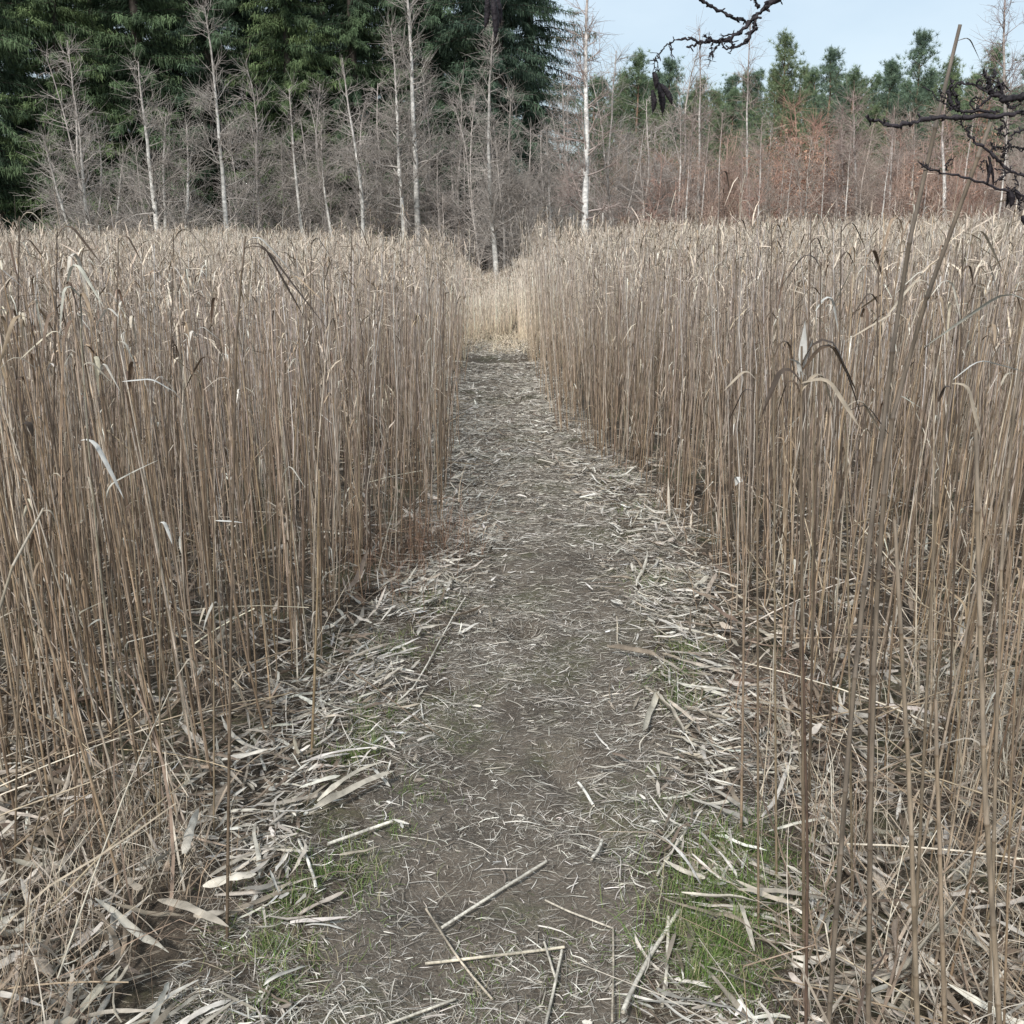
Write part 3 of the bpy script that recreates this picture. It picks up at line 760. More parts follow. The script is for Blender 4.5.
def bare_tree_meshes(seed, H, r0, first, spread, nb, white, twig_col, lean=(0, 0), crook=.05, upb=.05, dens=1.0, stems=1):
    rng = np.random.default_rng(seed)
    gt, gc = Geo(), Geo()
    lv1, lv2, lv3 = [], [], []
    rr1, rr2, rr3 = [], [], []
    for s in range(stems):
        K = 16
        off = np.array((0, 0, 0)) if s == 0 else np.array((rng.normal(0, .25), rng.normal(0, .25), 0))
        Hs = H if s == 0 else H * rng.uniform(.6, .95)
        T = grow(off, np.array((lean[0] + (rng.normal(0, .1) if s else 0), lean[1], 1.0)), Hs, K, crook, .03, rng)
        if s == 0:
            T[:, :2] += (np.array((lean[0] * H, lean[1] * H)) - T[-1, :2])[None] * np.linspace(0, 1, K)[:, None]
            T[:, 2] *= H / T[-1, 2]
        T[0, 2] = -.3
        tt = np.linspace(0, 1, K)
        rt = r0 * (1 if s == 0 else .75) * (1 - .9 * tt ** .9) + .006
        cw = np.asarray(white)[None] * (1 + .18 * rng.normal(0, 1, (K, 1))).clip(.6, 1.3)
        top = np.asarray(twig_col)
        cw = cw * (1 - sstep(.55, .95, tt))[:, None] + top * sstep(.55, .95, tt)[:, None]
        gt.tubes(T[None], rt[None], 7, cw[None])
        for _ in range(nb):
            f = first + (1 - first) * rng.uniform(0, 1) ** .85
            b = np.array([np.interp(f, tt, T[:, k]) for k in range(3)])
            az = rng.uniform(0, 6.28); el = rng.uniform(-.15, .75) + .3 * f
            L1 = Hs * spread * (1.08 - f) * rng.uniform(.5, 1.1)
            P1 = grow(b, np.array((math.cos(az) * math.cos(el), math.sin(az) * math.cos(el), math.sin(el))), L1, 6, .13, upb, rng)
            lv1.append(P1); r1 = max(.005, .3 * r0 * (1 - f) + .006); rr1.append(r1 * np.linspace(1, .3, 6))
            for _ in range(int(max(3, 9 * dens * L1 / (H * spread) * 1.6))):
                q = rng.uniform(.15, 1); k0 = q * 5; a0 = int(min(4, k0)); b2 = P1[a0] + (P1[a0 + 1] - P1[a0]) * (k0 - a0)
                dd = (P1[a0 + 1] - P1[a0]); dd = dd / np.linalg.norm(dd) + rng.normal(0, .55, 3)
                L2 = L1 * (1.15 - q) * rng.uniform(.3, .7) + .15
                P2 = grow(b2, dd, L2, 5, .16, upb * .6, rng)
                lv2.append(P2); rr2.append(np.linspace(.006, .0032, 5))
                for _ in range(int(max(2, 8 * dens * min(1, L2)))):
                    m = rng.integers(1, 4)
                    lv3.append(grow(P2[m] + (P2[m + 1] - P2[m]) * rng.uniform(), (P2[m + 1] - P2[m]) / (L2 / 4) + rng.normal(0, .6, 3), rng.uniform(.2, .55), 3, .15, upb * .3, rng)); rr3.append(np.array((.0036, .003, .0018)))
    tc = np.asarray(twig_col); wc = (tc + np.asarray(white)) / 2
    n1, n2, n3 = len(lv1), len(lv2), len(lv3)
    gc.tubes(np.array(lv1), np.array(rr1), 4, (wc * .3 + tc * .7)[None] * np.exp(rng.normal(0, .15, (n1, 1))))
    gc.tubes(np.array(lv2), np.array(rr2), 3, tc[None] * np.exp(rng.normal(0, .2, (n2, 1))))
    gc.tubes(np.array(lv3), np.array(rr3), 3, tc[None] * np.exp(rng.normal(0, .2, (n3, 1))))
    return gt.mesh('trunk', M_BIRCH), gc.mesh('crown', M_TWIG), n1 + n2 + n3


def bare_tree(name, meshes, loc, rz, label, cat, group=None, s=1.0):
    root = empty(name, loc, label, cat, group); root.rotation_euler = (0, 0, rz); root.scale = (s, s, s)
    for nm, me in zip(('trunk', 'crown'), meshes):
        o = bpy.data.objects.new(nm, me); C.objects.link(o); o.parent = root
    return root


WHITE = (.54, .52, .48); GREYB = (.34, .31, .28); TW = (.335, .30, .268); TWR = (.33, .26, .23)
# (px of foot, px/py of top or None, ground distance, height, trunk radius, first branch, spread, branches, colours, stems, label)
birches = [
    (237, (206, 25), 27, 8.4, .075, .25, .26, 55, WHITE, TW, 1, 'slender white birch leaning left before the dark spruces'),
    (160, (140, 80), 26, 6.6, .085, .15, .32, 50, WHITE, TW, 3, 'forked pale birch with several stems, left'),
    (104, (78, 125), 26, 5.6, .07, .15, .33, 46, (.5, .48, .44), TW, 3, 'low crooked grey birch spreading at far left'),
    (312, (290, 105), 28, 6.4, .06, .3, .25, 46, WHITE, TW, 1, 'thin white birch right of the left-leaning birch'),
    (343, (322, 140), 28, 5.6, .05, .3, .24, 42, (.52, .5, .46), TW, 1, 'thin grey birch between two white birches'),
    (368, (343, 75), 27, 7.2, .06, .3, .23, 44, WHITE, TW, 1, 'white birch leaning left, left of the twin birch'),
    (420, (402, -60), 28, 11.5, .095, .28, .2, 80, (.56, .54, .5), TW, 2, 'tall twin-stemmed birch with a dense grey crown'),
    (499, (494, 25), 26, 8.8, .075, .2, .2, 55, WHITE, TW, 1, 'straight white birch behind the end of the path'),
    (517, (511, 95), 26, 7.2, .055, .2, .25, 60, GREYB, TW, 2, 'thin grey tree pair at the end of the path'),
    (556, (546, 140), 28, 5.8, .05, .3, .25, 46, (.5, .48, .45), TW, 1, 'small grey birch left of the tallest white birch'),
    (583, (592, -50), 26, 11.0, .1, .22, .17, 60, (.68, .66, .62), TWR, 1, 'tallest white birch standing against the open sky'),
    (567, (562, 90), 30, 7.5, .05, .2, .25, 60, GREYB, TW, 1, 'thin grey tree behind the tallest white birch'),
    (632, (628, 150), 30, 5.6, .045, .2, .3, 55, GREYB, TW, 2, 'low grey tree right of the tallest white birch'),
    (699, (699, 45), 30, 8.2, .05, .35, .14, 34, (.52, .5, .46), TWR, 1, 'thin pale birch below the hanging catkins'),
    (747, (750, 35), 33, 9.0, .05, .35, .14, 34, (.46, .44, .4), TWR, 1, 'thin pale birch before the tallest pine'),
    (850, (852, 105), 29, 6.6, .055, .2, .25, 52, (.52, .49, .45), TWR, 3, 'pale birch clump in the brown thicket, right'),
    (888, (893, 120), 29, 6.2, .055, .25, .2, 40, (.55, .52, .48), TWR, 1, 'pale birch right of the birch clump'),
    (940, (945, 110), 28, 6.0, .08, .4, .2, 30, (.66, .64, .6), TWR, 1, 'short white birch behind the two leaning reeds'),
    (1012, (1008, -40), 34, 12.0, .08, .2, .24, 75, (.42, .38, .34), (.27, .2, .18), 1, 'tall reddish-twigged birch at the right frame edge'),
]
tw_count = 0
for i, (px, top, D, H, r0, first, spread, nb, wc, tc, st, lab) in enumerate(birches):
    b = at(px, 300, D); t = at(top[0], top[1], D)
    H = t[2] + .4
    lean = ((t[0] - b[0]) / H, 0)
    tm, cm, k = bare_tree_meshes(100 + i, H, r0, first, spread, nb, wc, tc, lean=lean, crook=.035, stems=st, dens=1.15)
    tw_count += k
    bare_tree('birch_tree' if wc[0] > .45 else 'alder_tree', (tm, cm), (b[0], D, float(gz(b[0], D))), 0, lab, 'tree', 'bare trees at the forest edge')

# grey undergrowth trees between them and the dark spruces
protos = [bare_tree_meshes(200 + i, h, .045, .08, .34, 42, (.44, .40, .36), (.40, .355, .32), crook=.06, stems=3, dens=.72, upb=.06)[:2] for i, h in enumerate((4.2, 5.2, 6.2, 5.0))]
under = [(150, 29), (262, 28), (330, 29), (385, 28.5), (440, 28), (462, 29.5), (478, 28.5), (540, 28), (530, 30), (590, 29.5), (610, 28.5), (640, 28), (660, 31), (415, 31), (565, 31), (490, 31), (620, 32), (685, 30), (95, 28.5), (240, 30), (290, 29), (372, 30), (428, 30), (310, 31)]
for k, (px, D) in enumerate(under):
    p = at(px, 300, D)
    lab = 'bare grey undergrowth tree before the spruces at left' if px < 300 else ('bare grey undergrowth tree behind the end of the path' if px < 560 else 'bare grey undergrowth tree right of the tallest white birch')
    bare_tree('undergrowth_tree', protos[k % 4], (p[0], D, float(gz(p[0], D))), k * 1.7, lab, 'tree', 'bare undergrowth trees', .8 + .35 * random.random())

# red-brown thicket on the right
RB = (.22, .135, .11)
protos = []
for i in range(5):
    tm, cm, k = bare_tree_meshes(300 + i, 4.0, .03, .05, .3, 34, [(.36, .29, .25), (.42, .38, .34), (.34, .26, .22)][i % 3], [(.41, .255, .20), (.40, .325, .275), (.43, .31, .25), (.37, .24, .195), (.37, .315, .27)][i], crook=.06, stems=4, dens=.6, upb=.1)
    protos.append([tm, cm])
leafy = []
for i in range(2):
    rng = np.random.default_rng(400 + i); g = Geo(); n = 2600
    u = rng.normal(0, 1, (n, 3)); u /= np.linalg.norm(u, axis=1, keepdims=True)
    c = u * (rng.uniform(.2, 1, (n, 1)) ** .6) * np.array((1.1, 1.1, 1.5)) + np.array((0, 0, 2.1))
    c = c[vnoise(c[:, 0] * 2.5 + 7, c[:, 2] * 2.5 + c[:, 1], 5 + i) > .42]; n = len(c)
    P, S = leaf_paths(c, rng.uniform(0, 6.28, n), rng.uniform(-1, .6, n), rng.uniform(.06, .12, n), 3)
    g.ribbons(P, S, rng.uniform(.03, .06, n)[:, None] * np.array([.4, 1, .1]), pick([(.43, .25, .165), (.36, .21, .145), (.46, .31, .22)], [2, 2, 1], n))
    leafy.append(g.mesh('leaves', M_LEAF))
k = 0
for row, (D, n, x0, x1) in enumerate(((27.5, 11, 640, 1060), (29.5, 13, 620, 1070), (32, 14, 605, 1070), (35, 14, 590, 1080), (38.5, 14, 580, 1090))):
    for j in range(n):
        px = x0 + (x1 - x0) * (j + random.uniform(.1, .9)) / n
        p = at(px, 300, D)
        s = (.8 + .10 * row) * random.uniform(.85, 1.2) * (1 if px > 700 else .95)
        russet = vnoise(px / 38.0, row * 1.3, 89) > .58 or abs(px - 675) < 14
        rname = ['front', 'second', 'middle', 'fourth', 'rear'][row]
        lab = (f'red-brown bush keeping russet leaves, {rname} row of the thicket' if russet else f'leafless red-brown bush, {rname} row of the thicket below the pines')
        o = bare_tree('thicket_bush', protos[int(vnoise(px / 60, row * .7, 88) * 6.5 + random.random() * 1.2) % 5], (p[0], D, float(gz(p[0], D))), k * 2.1, lab, 'bush', 'bushes of the red-brown thicket', s)
        if russet:
            q = bpy.data.objects.new('leaves', leafy[k % 2]); C.objects.link(q); q.parent = o
        k += 1


sap = [bare_tree_meshes(700 + i, h, .034, .25, .16, 26, (.50, .47, .43), (.34, .28, .245), crook=.03, stems=st, dens=.7)[:2] for i, (h, st) in enumerate(((4.6, 1), (5.2, 2), (4.0, 1), (5.6, 1)))]
for k in range(26):
    px = 655 + 14.5 * k + random.uniform(-7, 7); D = random.uniform(26.5, 30)
    p = at(px, 300, D)
    bare_tree('birch_sapling', sap[k % 4], (p[0], D, float(gz(p[0], D))), k * 1.1, 'thin pale-stemmed sapling in front of the red-brown thicket', 'sapling', 'pale saplings before the thicket', random.uniform(.6, 1.0))

# ------------------------------------------------------------------ conifers
def spruce_meshes(seed, H, Rm, dark, lite):
    rng = np.random.default_rng(seed)
    gt, gc = Geo(), Geo()
    zz = np.linspace(-.3, H, 14)
    gt.tubes(np.stack([np.zeros(14), np.zeros(14), zz], -1)[None], (.24 * (1 - zz / H * .96).clip(.03, 1))[None], 8, np.array((.06, .05, .042)))
    bl, br = [], []
    cP, cS, cw, cc = [], [], [], []
    z = .25
    while z < H - .3:
        f = z / H
        for b in range(1):
            L = Rm * (1 - f) ** .75 * rng.uniform(.8, 1.12) + .15
            az = rng.uniform(0, 6.28); Lb = L * rng.uniform(.65, 1.12)
            t = np.linspace(0, 1, 7)
            drp = rng.uniform(.3, .75) * (1 - .5 * f)
            X = t * Lb; Zb = z + .12 * Lb * t - drp * Lb * t * t + .16 * Lb * t ** 4
            P = np.stack([X * math.cos(az), X * math.sin(az), Zb], -1)
            bl.append(P); br.append(np.linspace(.022, .006, 7) * (.5 + .5 * Lb / Rm))
            m = int(130 + 400 * Lb / Rm)
            q = rng.uniform(.0, 1, m) ** 1.15
            base = np.stack([np.interp(q, t, P[:, k]) for k in range(3)], -1) + rng.normal(0, 1, (m, 3)) * np.array((.05, .05, .05))
            sgn = rng.choice([-1, 1], m)
            ang = az + sgn * rng.uniform(.35, 1.25, m)
            el = rng.uniform(-.55, .3, m)
            hang = rng.uniform(0, 1, m) < .4
            el = np.where(hang, rng.uniform(-1.45, -.8, m), el)
            Ls = (rng.uniform(.08, .30, m)) * (1.1 - .55 * q) * (Lb / Rm * .6 + .5)
            d = np.stack([np.cos(ang) * np.cos(el), np.sin(ang) * np.cos(el), np.sin(el)], -1)
            tl = np.linspace(0, 1, 3)[None, :, None]
            PP = base[:, None] + d[:, None] * Ls[:, None, None] * tl
            PP[..., 2] -= (tl[..., 0] ** 2) * Ls[:, None] * .3
            S = np.cross(d, rng.normal(0, 1, (m, 3)) * np.array((.45, .45, .45)) + np.array((0, 0, .8))); S /= np.linalg.norm(S, axis=1, keepdims=True) + 1e-9
            cP.append(PP); cS.append(S[:, None]); cw.append((rng.uniform(.013, .030, m))[:, None] * np.array([.6, 1, .15]))
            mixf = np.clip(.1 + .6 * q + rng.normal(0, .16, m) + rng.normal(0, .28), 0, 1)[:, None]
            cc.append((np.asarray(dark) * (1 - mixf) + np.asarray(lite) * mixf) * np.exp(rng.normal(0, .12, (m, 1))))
        z += rng.uniform(.03, .075)
    gc.tubes(np.array(bl), np.array(br), 3, np.array((.10, .08, .065)))
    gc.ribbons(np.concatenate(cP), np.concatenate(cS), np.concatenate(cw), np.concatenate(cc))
    return gt.mesh('trunk', M_BARK), gc.mesh('crown', M_NEEDLE, smooth=False)


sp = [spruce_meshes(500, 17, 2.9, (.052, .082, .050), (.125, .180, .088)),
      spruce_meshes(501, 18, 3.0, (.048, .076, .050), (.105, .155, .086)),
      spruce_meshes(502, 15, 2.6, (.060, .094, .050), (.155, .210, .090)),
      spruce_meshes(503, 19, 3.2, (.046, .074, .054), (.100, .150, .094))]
spruces = [(8, 31, 0, 'nearest dark spruce with hanging branches at the left frame edge'), (85, 32, 2, 'lighter green spruce second from the left frame edge'), (160, 33, 0, 'mid green spruce behind the forked pale birch'),
           (228, 34, 1, 'very dark spruce behind the left-leaning birch'), (300, 33, 2, 'brightest yellow-green spruce, centre of the spruce stand'), (362, 34, 0, 'spruce behind the white birch left of the twin birch'),
           (432, 34, 1, 'dark spruce behind the twin-stemmed birch'), (500, 33.5, 3, 'blue-green spruce at the right end of the spruce stand'),
           (45, 37, 3, 'dark spruce filling the gap at far left'), (120, 38, 1, 'dark spruce seen between the two left green spruces'), (195, 39, 3, 'dark spruce in the gap left of the very dark one'), (265, 39, 1, 'dark spruce in the gap left of the brightest spruce'),
           (335, 39, 3, 'dark spruce in the gap right of the brightest spruce'), (400, 39, 1, 'dark spruce deep behind the tall twin birch'), (470, 39, 3, 'dark spruce deep behind the straight white birch'), (528, 37, 1, 'spruce whose ragged right side meets the sky'),
           (-45, 33, 2, 'spruce cut off by the left frame edge')]
spruces += [(px, 43 + (k % 2) * 1.5, (1, 3)[k % 2], 'dark spruce in the rearmost rank of the spruce stand') for k, px in enumerate(range(-40, 520, 44))]
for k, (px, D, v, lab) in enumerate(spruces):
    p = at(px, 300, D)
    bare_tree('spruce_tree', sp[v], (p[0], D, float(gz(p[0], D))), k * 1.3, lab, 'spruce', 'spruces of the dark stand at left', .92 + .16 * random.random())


def pine_meshes(seed, H, Rm, dark, lite):
    rng = np.random.default_rng(seed)
    gt, gc = Geo(), Geo()
    K = 12; zz = np.linspace(-.3, H * .97, K)
    T = np.stack([np.cumsum(rng.normal(0, .04, K)), np.cumsum(rng.normal(0, .04, K)), zz], -1); T[0, :2] = 0
    gt.tubes(T[None], (.15 * (1 - zz / H * .93).clip(.05, 1))[None], 7, np.array((.25, .16, .11)))
    bl, br, cP, cS, cw, cc = [], [], [], [], [], []
    z = H * .18
    while z < H:
        f = z / H
        L = Rm * (1 - f) ** .85 * rng.uniform(.7, 1.15) + .12
        for b in range(5):
            if rng.uniform() < .15: continue
            az = rng.uniform(0, 6.28); el = rng.uniform(.05, .5) + .5 * f
            Lb = L * rng.uniform(.6, 1.1)
            o = np.array([np.interp(z, zz, T[:, k]) for k in range(3)])
            P = grow(o, np.array((math.cos(az) * math.cos(el), math.sin(az) * math.cos(el), math.sin(el))), Lb, 5, .1, .07, rng)
            bl.append(P); br.append(np.linspace(.02, .006, 5))
            for _ in range(int(8 + 18 * Lb / Rm)):
                q = rng.uniform(.3, 1) ** .7 * 4; a = int(min(3, q))
                c = P[a] + (P[a + 1] - P[a]) * (q - a) + rng.normal(0, .13 + .07 * Lb, 3)
                m = 24
                d = rng.normal(0, 1, (m, 3)) + np.array((0, 0, .9)); d /= np.linalg.norm(d, axis=1, keepdims=True)
                Ls = rng.uniform(.10, .24, m)
                cP.append(c[None, None] + d[:, None] * Ls[:, None, None] * np.linspace(0, 1, 2)[None, :, None])
                S = np.cross(d, rng.normal(0, 1, (m, 3))); S /= np.linalg.norm(S, axis=1, keepdims=True) + 1e-9
                cS.append(S[:, None]); cw.append(rng.uniform(.009, .02, m)[:, None] * np.array([1, .35]))
                u = np.clip(rng.normal(.5, .3), 0, 1)
                cc.append((np.asarray(dark) * (1 - u) + np.asarray(lite) * u)[None] * np.exp(rng.normal(0, .1, (m, 1))))
        z += rng.uniform(.28, .42)
    gc.tubes(np.array(bl), np.array(br), 3, np.array((.16, .115, .085)))
    gc.ribbons(np.concatenate(cP), np.concatenate(cS), np.concatenate(cw), np.concatenate(cc))
    return gt.mesh('trunk', M_BARK), gc.mesh('crown', M_NEEDLE, smooth=False)


pn = [pine_meshes(600, 10, 3.4, (.10, .15, .095), (.23, .295, .16)), pine_meshes(601, 10, 3.0, (.10, .15, .115), (.21, .28, .18)), pine_meshes(602, 10, 3.9, (.115, .155, .09), (.255, .31, .16))]
pines = [(632, 50, 44, 0, 'pine just right of the tallest white birch'), (660, 56, 52, 1, 'pine behind the hanging catkins'), (692, 78, 47, 2, 'broad pine below the overhanging dark branch'), (725, 88, 52, 0, 'low pine left of the tallest pine'),
         (770, 32, 47, 2, 'tallest broad pine in the middle of the pine row'), (815, 46, 50, 1, 'dark narrow pine right of the tallest broad pine'), (840, 66, 54, 0, 'low pine right of the dark narrow pine'), (868, 58, 52, 1, 'thin pine left of the pine with airy crown'),
         (897, 28, 50, 1, 'pine with an airy crown left of the leaning reed'), (925, 58, 52, 2, 'yellowish low pine behind the leaning reed'), (965, 44, 46, 0, 'dark pine between the leaning reeds'), (1005, 30, 48, 1, 'dark pine behind the reddish-twigged birch'),
         (655, 95, 42, 2, 'low pine before the pine row at its left end'), (715, 105, 42, 0, 'low bushy pine before the broad pine'), (780, 110, 43, 2, 'low bushy pine before the tallest broad pine'), (860, 105, 44, 2, 'low bushy pine behind the pale birch clump'), (935, 110, 43, 0, 'low bushy pine behind the short white birch'), (1040, 60, 45, 2, 'pine cut off by the right frame edge')]
for k, (px, pyt, D, v, lab) in enumerate(pines):
    b = at(px, 300, D); t = at(px, pyt, D)
    g0 = float(gz(b[0], D)); s = (t[2] - g0) / 10.1
    bare_tree('pine_tree', pn[v], (b[0], D, g0), k * 1.9, lab, 'pine', 'pines behind the brown thicket', s)
# a second rank of pines seen in the gaps
for k in range(48):
    px = 590 + 10 * k + random.uniform(-8, 8); D = random.uniform(54, 66)
    b = at(px, 300, D); t = at(px, random.uniform(62, 96), D); g0 = float(gz(b[0], D)); s = (t[2] - g0) / 10.1
    bare_tree('pine_tree', pn[k % 3], (b[0], D, g0), k * 2.3, 'distant pine in the rank seen through the gaps of the pine row', 'pine', 'distant pines in the rear rank', s)

# ------------------------------------------------------------------ dark alder branches close to the camera
ALDER = np.array((1.28, 1.34, 0.0)); ALDER[2] = float(gz(ALDER[0], ALDER[1]))
alder = empty('alder_tree', tuple(ALDER), 'dark knotty alder reaching bare limbs with hanging catkins into the sky at right', 'tree')


def alder_branch(origin, Y, limbs, twigs, catkins):
    """limbs, twigs: lists of (pixel line, radius start px, end px); catkins: (px,py of tip top, dx, length px, width px)"""
    k = Y / F * 1.0
    P0 = ALDER; root = alder

    def line(pix, r0, r1, name, sd, col=(.022, .018, .021), parent=None, start=None):
        rng = np.random.default_rng(sd)
        P = []
        for j, q in enumerate(pix):
            yy = Y + (q[2] if len(q) > 2 else 0)
            P.append(at(q[0], q[1], yy))
        P = np.array(P)
        if start is not None: P = np.concatenate([np.asarray(start, float), P])
        s = np.linspace(0, 1, len(P)); m = max(12, len(P) * 7); tt = np.linspace(0, 1, m)
        Q = np.stack([np.interp(tt, s, P[:, c]) for c in range(3)], 1)
        Q[1:-1] = (Q[:-2] + 4 * Q[1:-1] + Q[2:]) / 6
        Q[1:-1] += rng.normal(0, .0009, (m - 2, 3))
        r = np.linspace(r0, r1, m) * .6 * k * (1 + .2 * rng.normal(0, 1, m)).clip(.75, 1.6)
        r[-1] *= .4
        g = Geo(); g.tubes(Q[None], r[None], 8, np.array(col)[None] * np.exp(rng.normal(0, .15, (1, 1))))
        for _ in range(m // 3):                   # buds and short spurs
            a = rng.integers(1, m - 1); dd = rng.normal(0, 1, 3) + (Q[a] - Q[a - 1]) / np.linalg.norm(Q[a] - Q[a - 1]); dd /= np.linalg.norm(dd)
            ln = rng.uniform(2.5, 7) * k
            g.tubes((Q[a][None] + dd[None] * np.linspace(0, ln, 4)[:, None])[None], (np.array([.9, .75, 1.0, .3]) * min(r[a] * .7, 1.3 * k))[None], 6, np.array(col) * 1.1)
        return g.obj(name, M_DARK, parent or root, P0)
    first = None
    for i, (pix, r0, r1) in enumerate(limbs):
        q = line(pix, r0, r1, 'limb', 900 + i, start=origin[i] if i < len(origin) else None)
        first = first or q
    for i, (pix, r0, r1) in enumerate(twigs): line(pix, r0, r1, 'twig', 950 + i, parent=first)
    for i, (cx, cy, dx, Lp, wp) in enumerate(catkins):
        rng = np.random.default_rng(1000 + i)
        m = 18; t = np.linspace(0, 1, m)
        P = np.array([at(cx + dx * q + 2 * math.sin(q * 3), cy + Lp * q, Y + .01 * (i % 3)) for q in t])
        r = wp / 2 * k * np.clip(np.sin(np.clip(t * 1.0 + .06, 0, 1) * np.pi) ** .6, .12, 1) * np.where(np.arange(m) % 2, 1.12, .9)
        g = Geo(); g.tubes(P[None], r[None], 9, np.array((.016, .012, .015)))
        g.obj('catkin', M_DARK, first, P0)
    return root


trunk_line = np.array([ALDER + (0, 0, -.1), ALDER + (.01, 0, .6), ALDER + (-.02, -.01, 1.2), ALDER + (.02, .01, 1.75), ALDER + (-.03, 0, 2.3), ALDER + (.03, .02, 3.1), ALDER + (0, 0, 4.2)])
tt = np.linspace(0, 1, 40); ss = np.linspace(0, 1, len(trunk_line))
g = Geo(); g.tubes(np.stack([np.interp(tt, ss, trunk_line[:, c]) for c in range(3)], 1)[None], (.045 * (1 - .75 * tt) * (1 + .06 * np.sin(tt * 60)))[None], 10, np.array((.06, .052, .048)))
g.obj('trunk', M_DARK, alder, ALDER)
T_ = lambda h: ALDER + np.array((0, 0, h))
alder_branch([[T_(2.1), (.95, 1.27, 2.24), (.62, 1.2, 2.16), (.42, 1.16, 2.0)]], 1.15,
             [([(800, -12), (772, 2), (762, 10), (745, 28), (728, 40), (708, 42), (690, 39), (675, 40)], 6.0, 1.4)],
             [([(698, -4), (715, 9), (733, 17), (748, 22)], 2.2, 2.2), ([(755, 18), (754, 30), (745, 43), (732, 48), (722, 48)], 3.2, 1.2), ([(732, 38), (715, 41), (700, 44), (686, 47)], 2.2, 1.4), ([(675, 40), (664, 47), (657, 56), (659, 72)], 1.3, .8),
              ([(722, 40), (714, 50), (709, 57)], 1.4, .8), ([(714, 42), (711, 50), (709, 62)], 1.3, .7), ([(738, 34), (728, 36), (720, 34)], 1.3, .7), ([(730, 39), (734, 46), (729, 53)], 1.6, .8), ([(757, 8), (756, 2), (753, -4)], 2.2, 1.4), ([(765, 4), (778, 0), (786, -4)], 2.5, 2),
              ([(715, 40), (707, 37), (704, 35)], 1.2, .6), ([(670, 42), (671, 50), (672, 58)], 1.2, .7), ([(655, 58), (654, 64), (655, 74)], .8, .6)],
             [(653, 72, 2, 18, 5.5), (652, 90, 0, 24, 5.5), (658, 82, 4, 34, 6.5), (661, 84, 11, 22, 5.5)])
alder_branch([[T_(1.62), (1.0, 1.31, 1.78)], [T_(1.7), (.98, 1.3, 1.86)]], 1.25,
             [([(1040, 112), (1024, 112), (1000, 116), (960, 118), (935, 117), (915, 122), (895, 126), (876, 121), (865, 117)], 4.6, 2.4),
              ([(1040, 92), (1020, 98), (1005, 99), (990, 92), (988, 78)], 6.5, 3.5)],
             [([(1180, 150), (1100, 200), (1040, 190), (1024, 176), (1005, 168), (988, 150), (972, 140), (966, 128)], 3.0, 1.8), ([(1180, 150), (1110, 215), (1040, 200), (1024, 196), (990, 185), (955, 175), (930, 170), (918, 162)], 2.6, 1.3),
              ([(1000, 112), (985, 111), (965, 112), (952, 108), (948, 92), (954, 80)], 2.2, 2.6), ([(988, 92), (972, 84), (962, 82), (952, 90), (950, 106)], 1.8, 1.0), ([(992, 96), (982, 104), (975, 110)], 2.0, 1.2), ([(984, 88), (975, 82), (984, 79)], 1.2, .8),
              ([(952, 108), (945, 105), (935, 96), (923, 86)], 1.3, .8), ([(946, 170), (947, 163), (952, 158)], 1.3, .8), ([(988, 80), (984, 74), (986, 72)], 2.2, 1.6), ([(993, 78), (996, 72)], 2.4, 1.6), ([(1003, 125), (998, 134), (1005, 136), (1010, 132)], 1.4, .8), ([(995, 168), (1008, 172), (1012, 168)], 1.4, .8), ([(1024, 150), (1012, 146), (1004, 150), (1002, 158)], 1.6, 1.0),
              ([(1010, 170), (1003, 178), (994, 182)], 2.0, 1.2), ([(995, 150), (992, 144), (990, 142)], 1.5, .8), ([(958, 108), (957, 98), (952, 92)], 2.6, 1.6), ([(990, 94), (996, 86), (1002, 84), (1008, 88)], 1.8, 1.0), ([(975, 112), (970, 104), (975, 97), (982, 99)], 1.5, .9), ([(965, 112), (960, 122), (966, 130), (972, 126)], 1.4, .8),
              ([(1000, 117), (1006, 126), (1000, 131), (994, 128)], 1.4, .8), ([(990, 152), (998, 146), (1006, 150), (1004, 160), (998, 162)], 1.5, .9), ([(1005, 99), (1010, 108), (1018, 106)], 2.0, 1.2), ([(948, 100), (942, 96), (940, 88)], 1.2, .7), ([(930, 170), (926, 166), (921, 168)], 1.3, .8),
              ([(1015, 173), (1018, 182), (1012, 190), (1006, 186)], 1.4, .8), ([(1024, 130), (1014, 134), (1008, 142), (1012, 148)], 1.8, 1.0), ([(985, 160), (980, 166), (984, 172)], 1.0, .7), ([(1000, 96), (1002, 88), (998, 82)], 2.6, 1.6), ([(1024, 196), (1018, 204), (1020, 212)], 1.5, .9)],
             [(990, 157, -5, 30, 2.8), (988, 156, 5, 33, 2.6), (986, 160, 1, 27, 2.4), (1010, 190, 0, 18, 6), (1008, 188, -3, 20, 4), (1015, 190, 3, 12, 5), (1022, 216, 1, 9, 6)])
alder_branch([[T_(2.25), (.9, 1.25, 2.42), (.4, 1.15, 2.36), (.05, 1.1, 2.12)]], 1.1,
             [([(496, -30), (494, -14), (493, -2)], 1.6, 1.0)], [([(494, -14), (489, -8), (487, -2)], 1.0, .8)],
             [(492, -6, 3, 48, 7), (487, -4, -3, 34, 6), (494, -8, 6, 34, 6)])

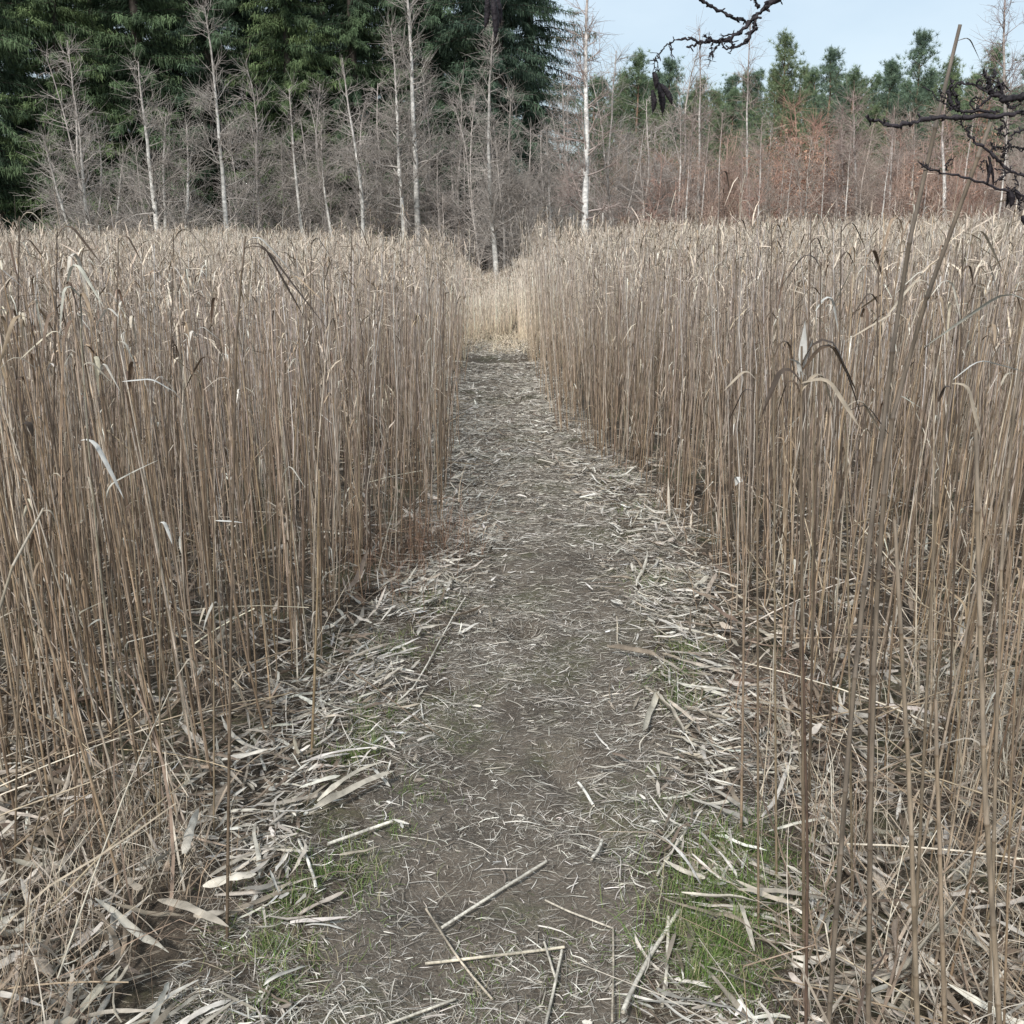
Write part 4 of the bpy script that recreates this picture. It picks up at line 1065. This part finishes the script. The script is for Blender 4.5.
# ------------------------------------------------------------------ light
SUN_EL, SUN_AZ = math.radians(44), math.radians(202)   # azimuth clockwise from +Y: behind and to the left
w = bpy.data.worlds.new('World'); sc.world = w; w.use_nodes = True
n = w.node_tree.nodes; l = w.node_tree.links
bg = n['Background']; bg.inputs['Strength'].default_value = .092
sky = n.new('ShaderNodeTexSky'); sky.sky_type = 'NISHITA'; sky.sun_disc = False
sky.sun_elevation = SUN_EL; sky.sun_rotation = SUN_AZ; sky.dust_density = 1.5; sky.air_density = 1.0
tc = n.new('ShaderNodeTexCoord'); mp = n.new('ShaderNodeMapping'); mp.inputs['Scale'].default_value = (1, 1, 2.5)
nz = n.new('ShaderNodeTexNoise'); nz.inputs['Scale'].default_value = 2.2; nz.inputs['Detail'].default_value = 6
l.new(tc.outputs['Generated'], mp.inputs['Vector']); l.new(mp.outputs['Vector'], nz.inputs['Vector'])
mr = n.new('ShaderNodeMapRange'); mr.inputs['From Min'].default_value = .35; mr.inputs['From Max'].default_value = .65
mr.inputs['To Min'].default_value = .35; mr.inputs['To Max'].default_value = .85
l.new(nz.outputs['Fac'], mr.inputs['Value'])
mx = n.new('ShaderNodeMix'); mx.data_type = 'RGBA'; mx.inputs[7].default_value = (6.4, 7.5, 8.3, 1)
l.new(mr.outputs['Result'], mx.inputs['Factor']); l.new(sky.outputs['Color'], mx.inputs[6]); l.new(mx.outputs[2], bg.inputs['Color'])

sd = bpy.data.lights.new('sun', 'SUN'); sd.energy = 2.8; sd.angle = math.radians(6); sd.color = (1, .975, .94)
so = bpy.data.objects.new('sun', sd); C.objects.link(so)
dv = Vector((math.sin(SUN_AZ) * math.cos(SUN_EL), math.cos(SUN_AZ) * math.cos(SUN_EL), math.sin(SUN_EL)))
so.rotation_euler = (-dv).to_track_quat('-Z', 'Y').to_euler()
so.location = (0, 0, 30)

sc.view_settings.view_transform = 'Standard'; sc.view_settings.look = 'None'
sc.view_settings.exposure = .5; sc.view_settings.gamma = 1
print('twigs', tw_count)
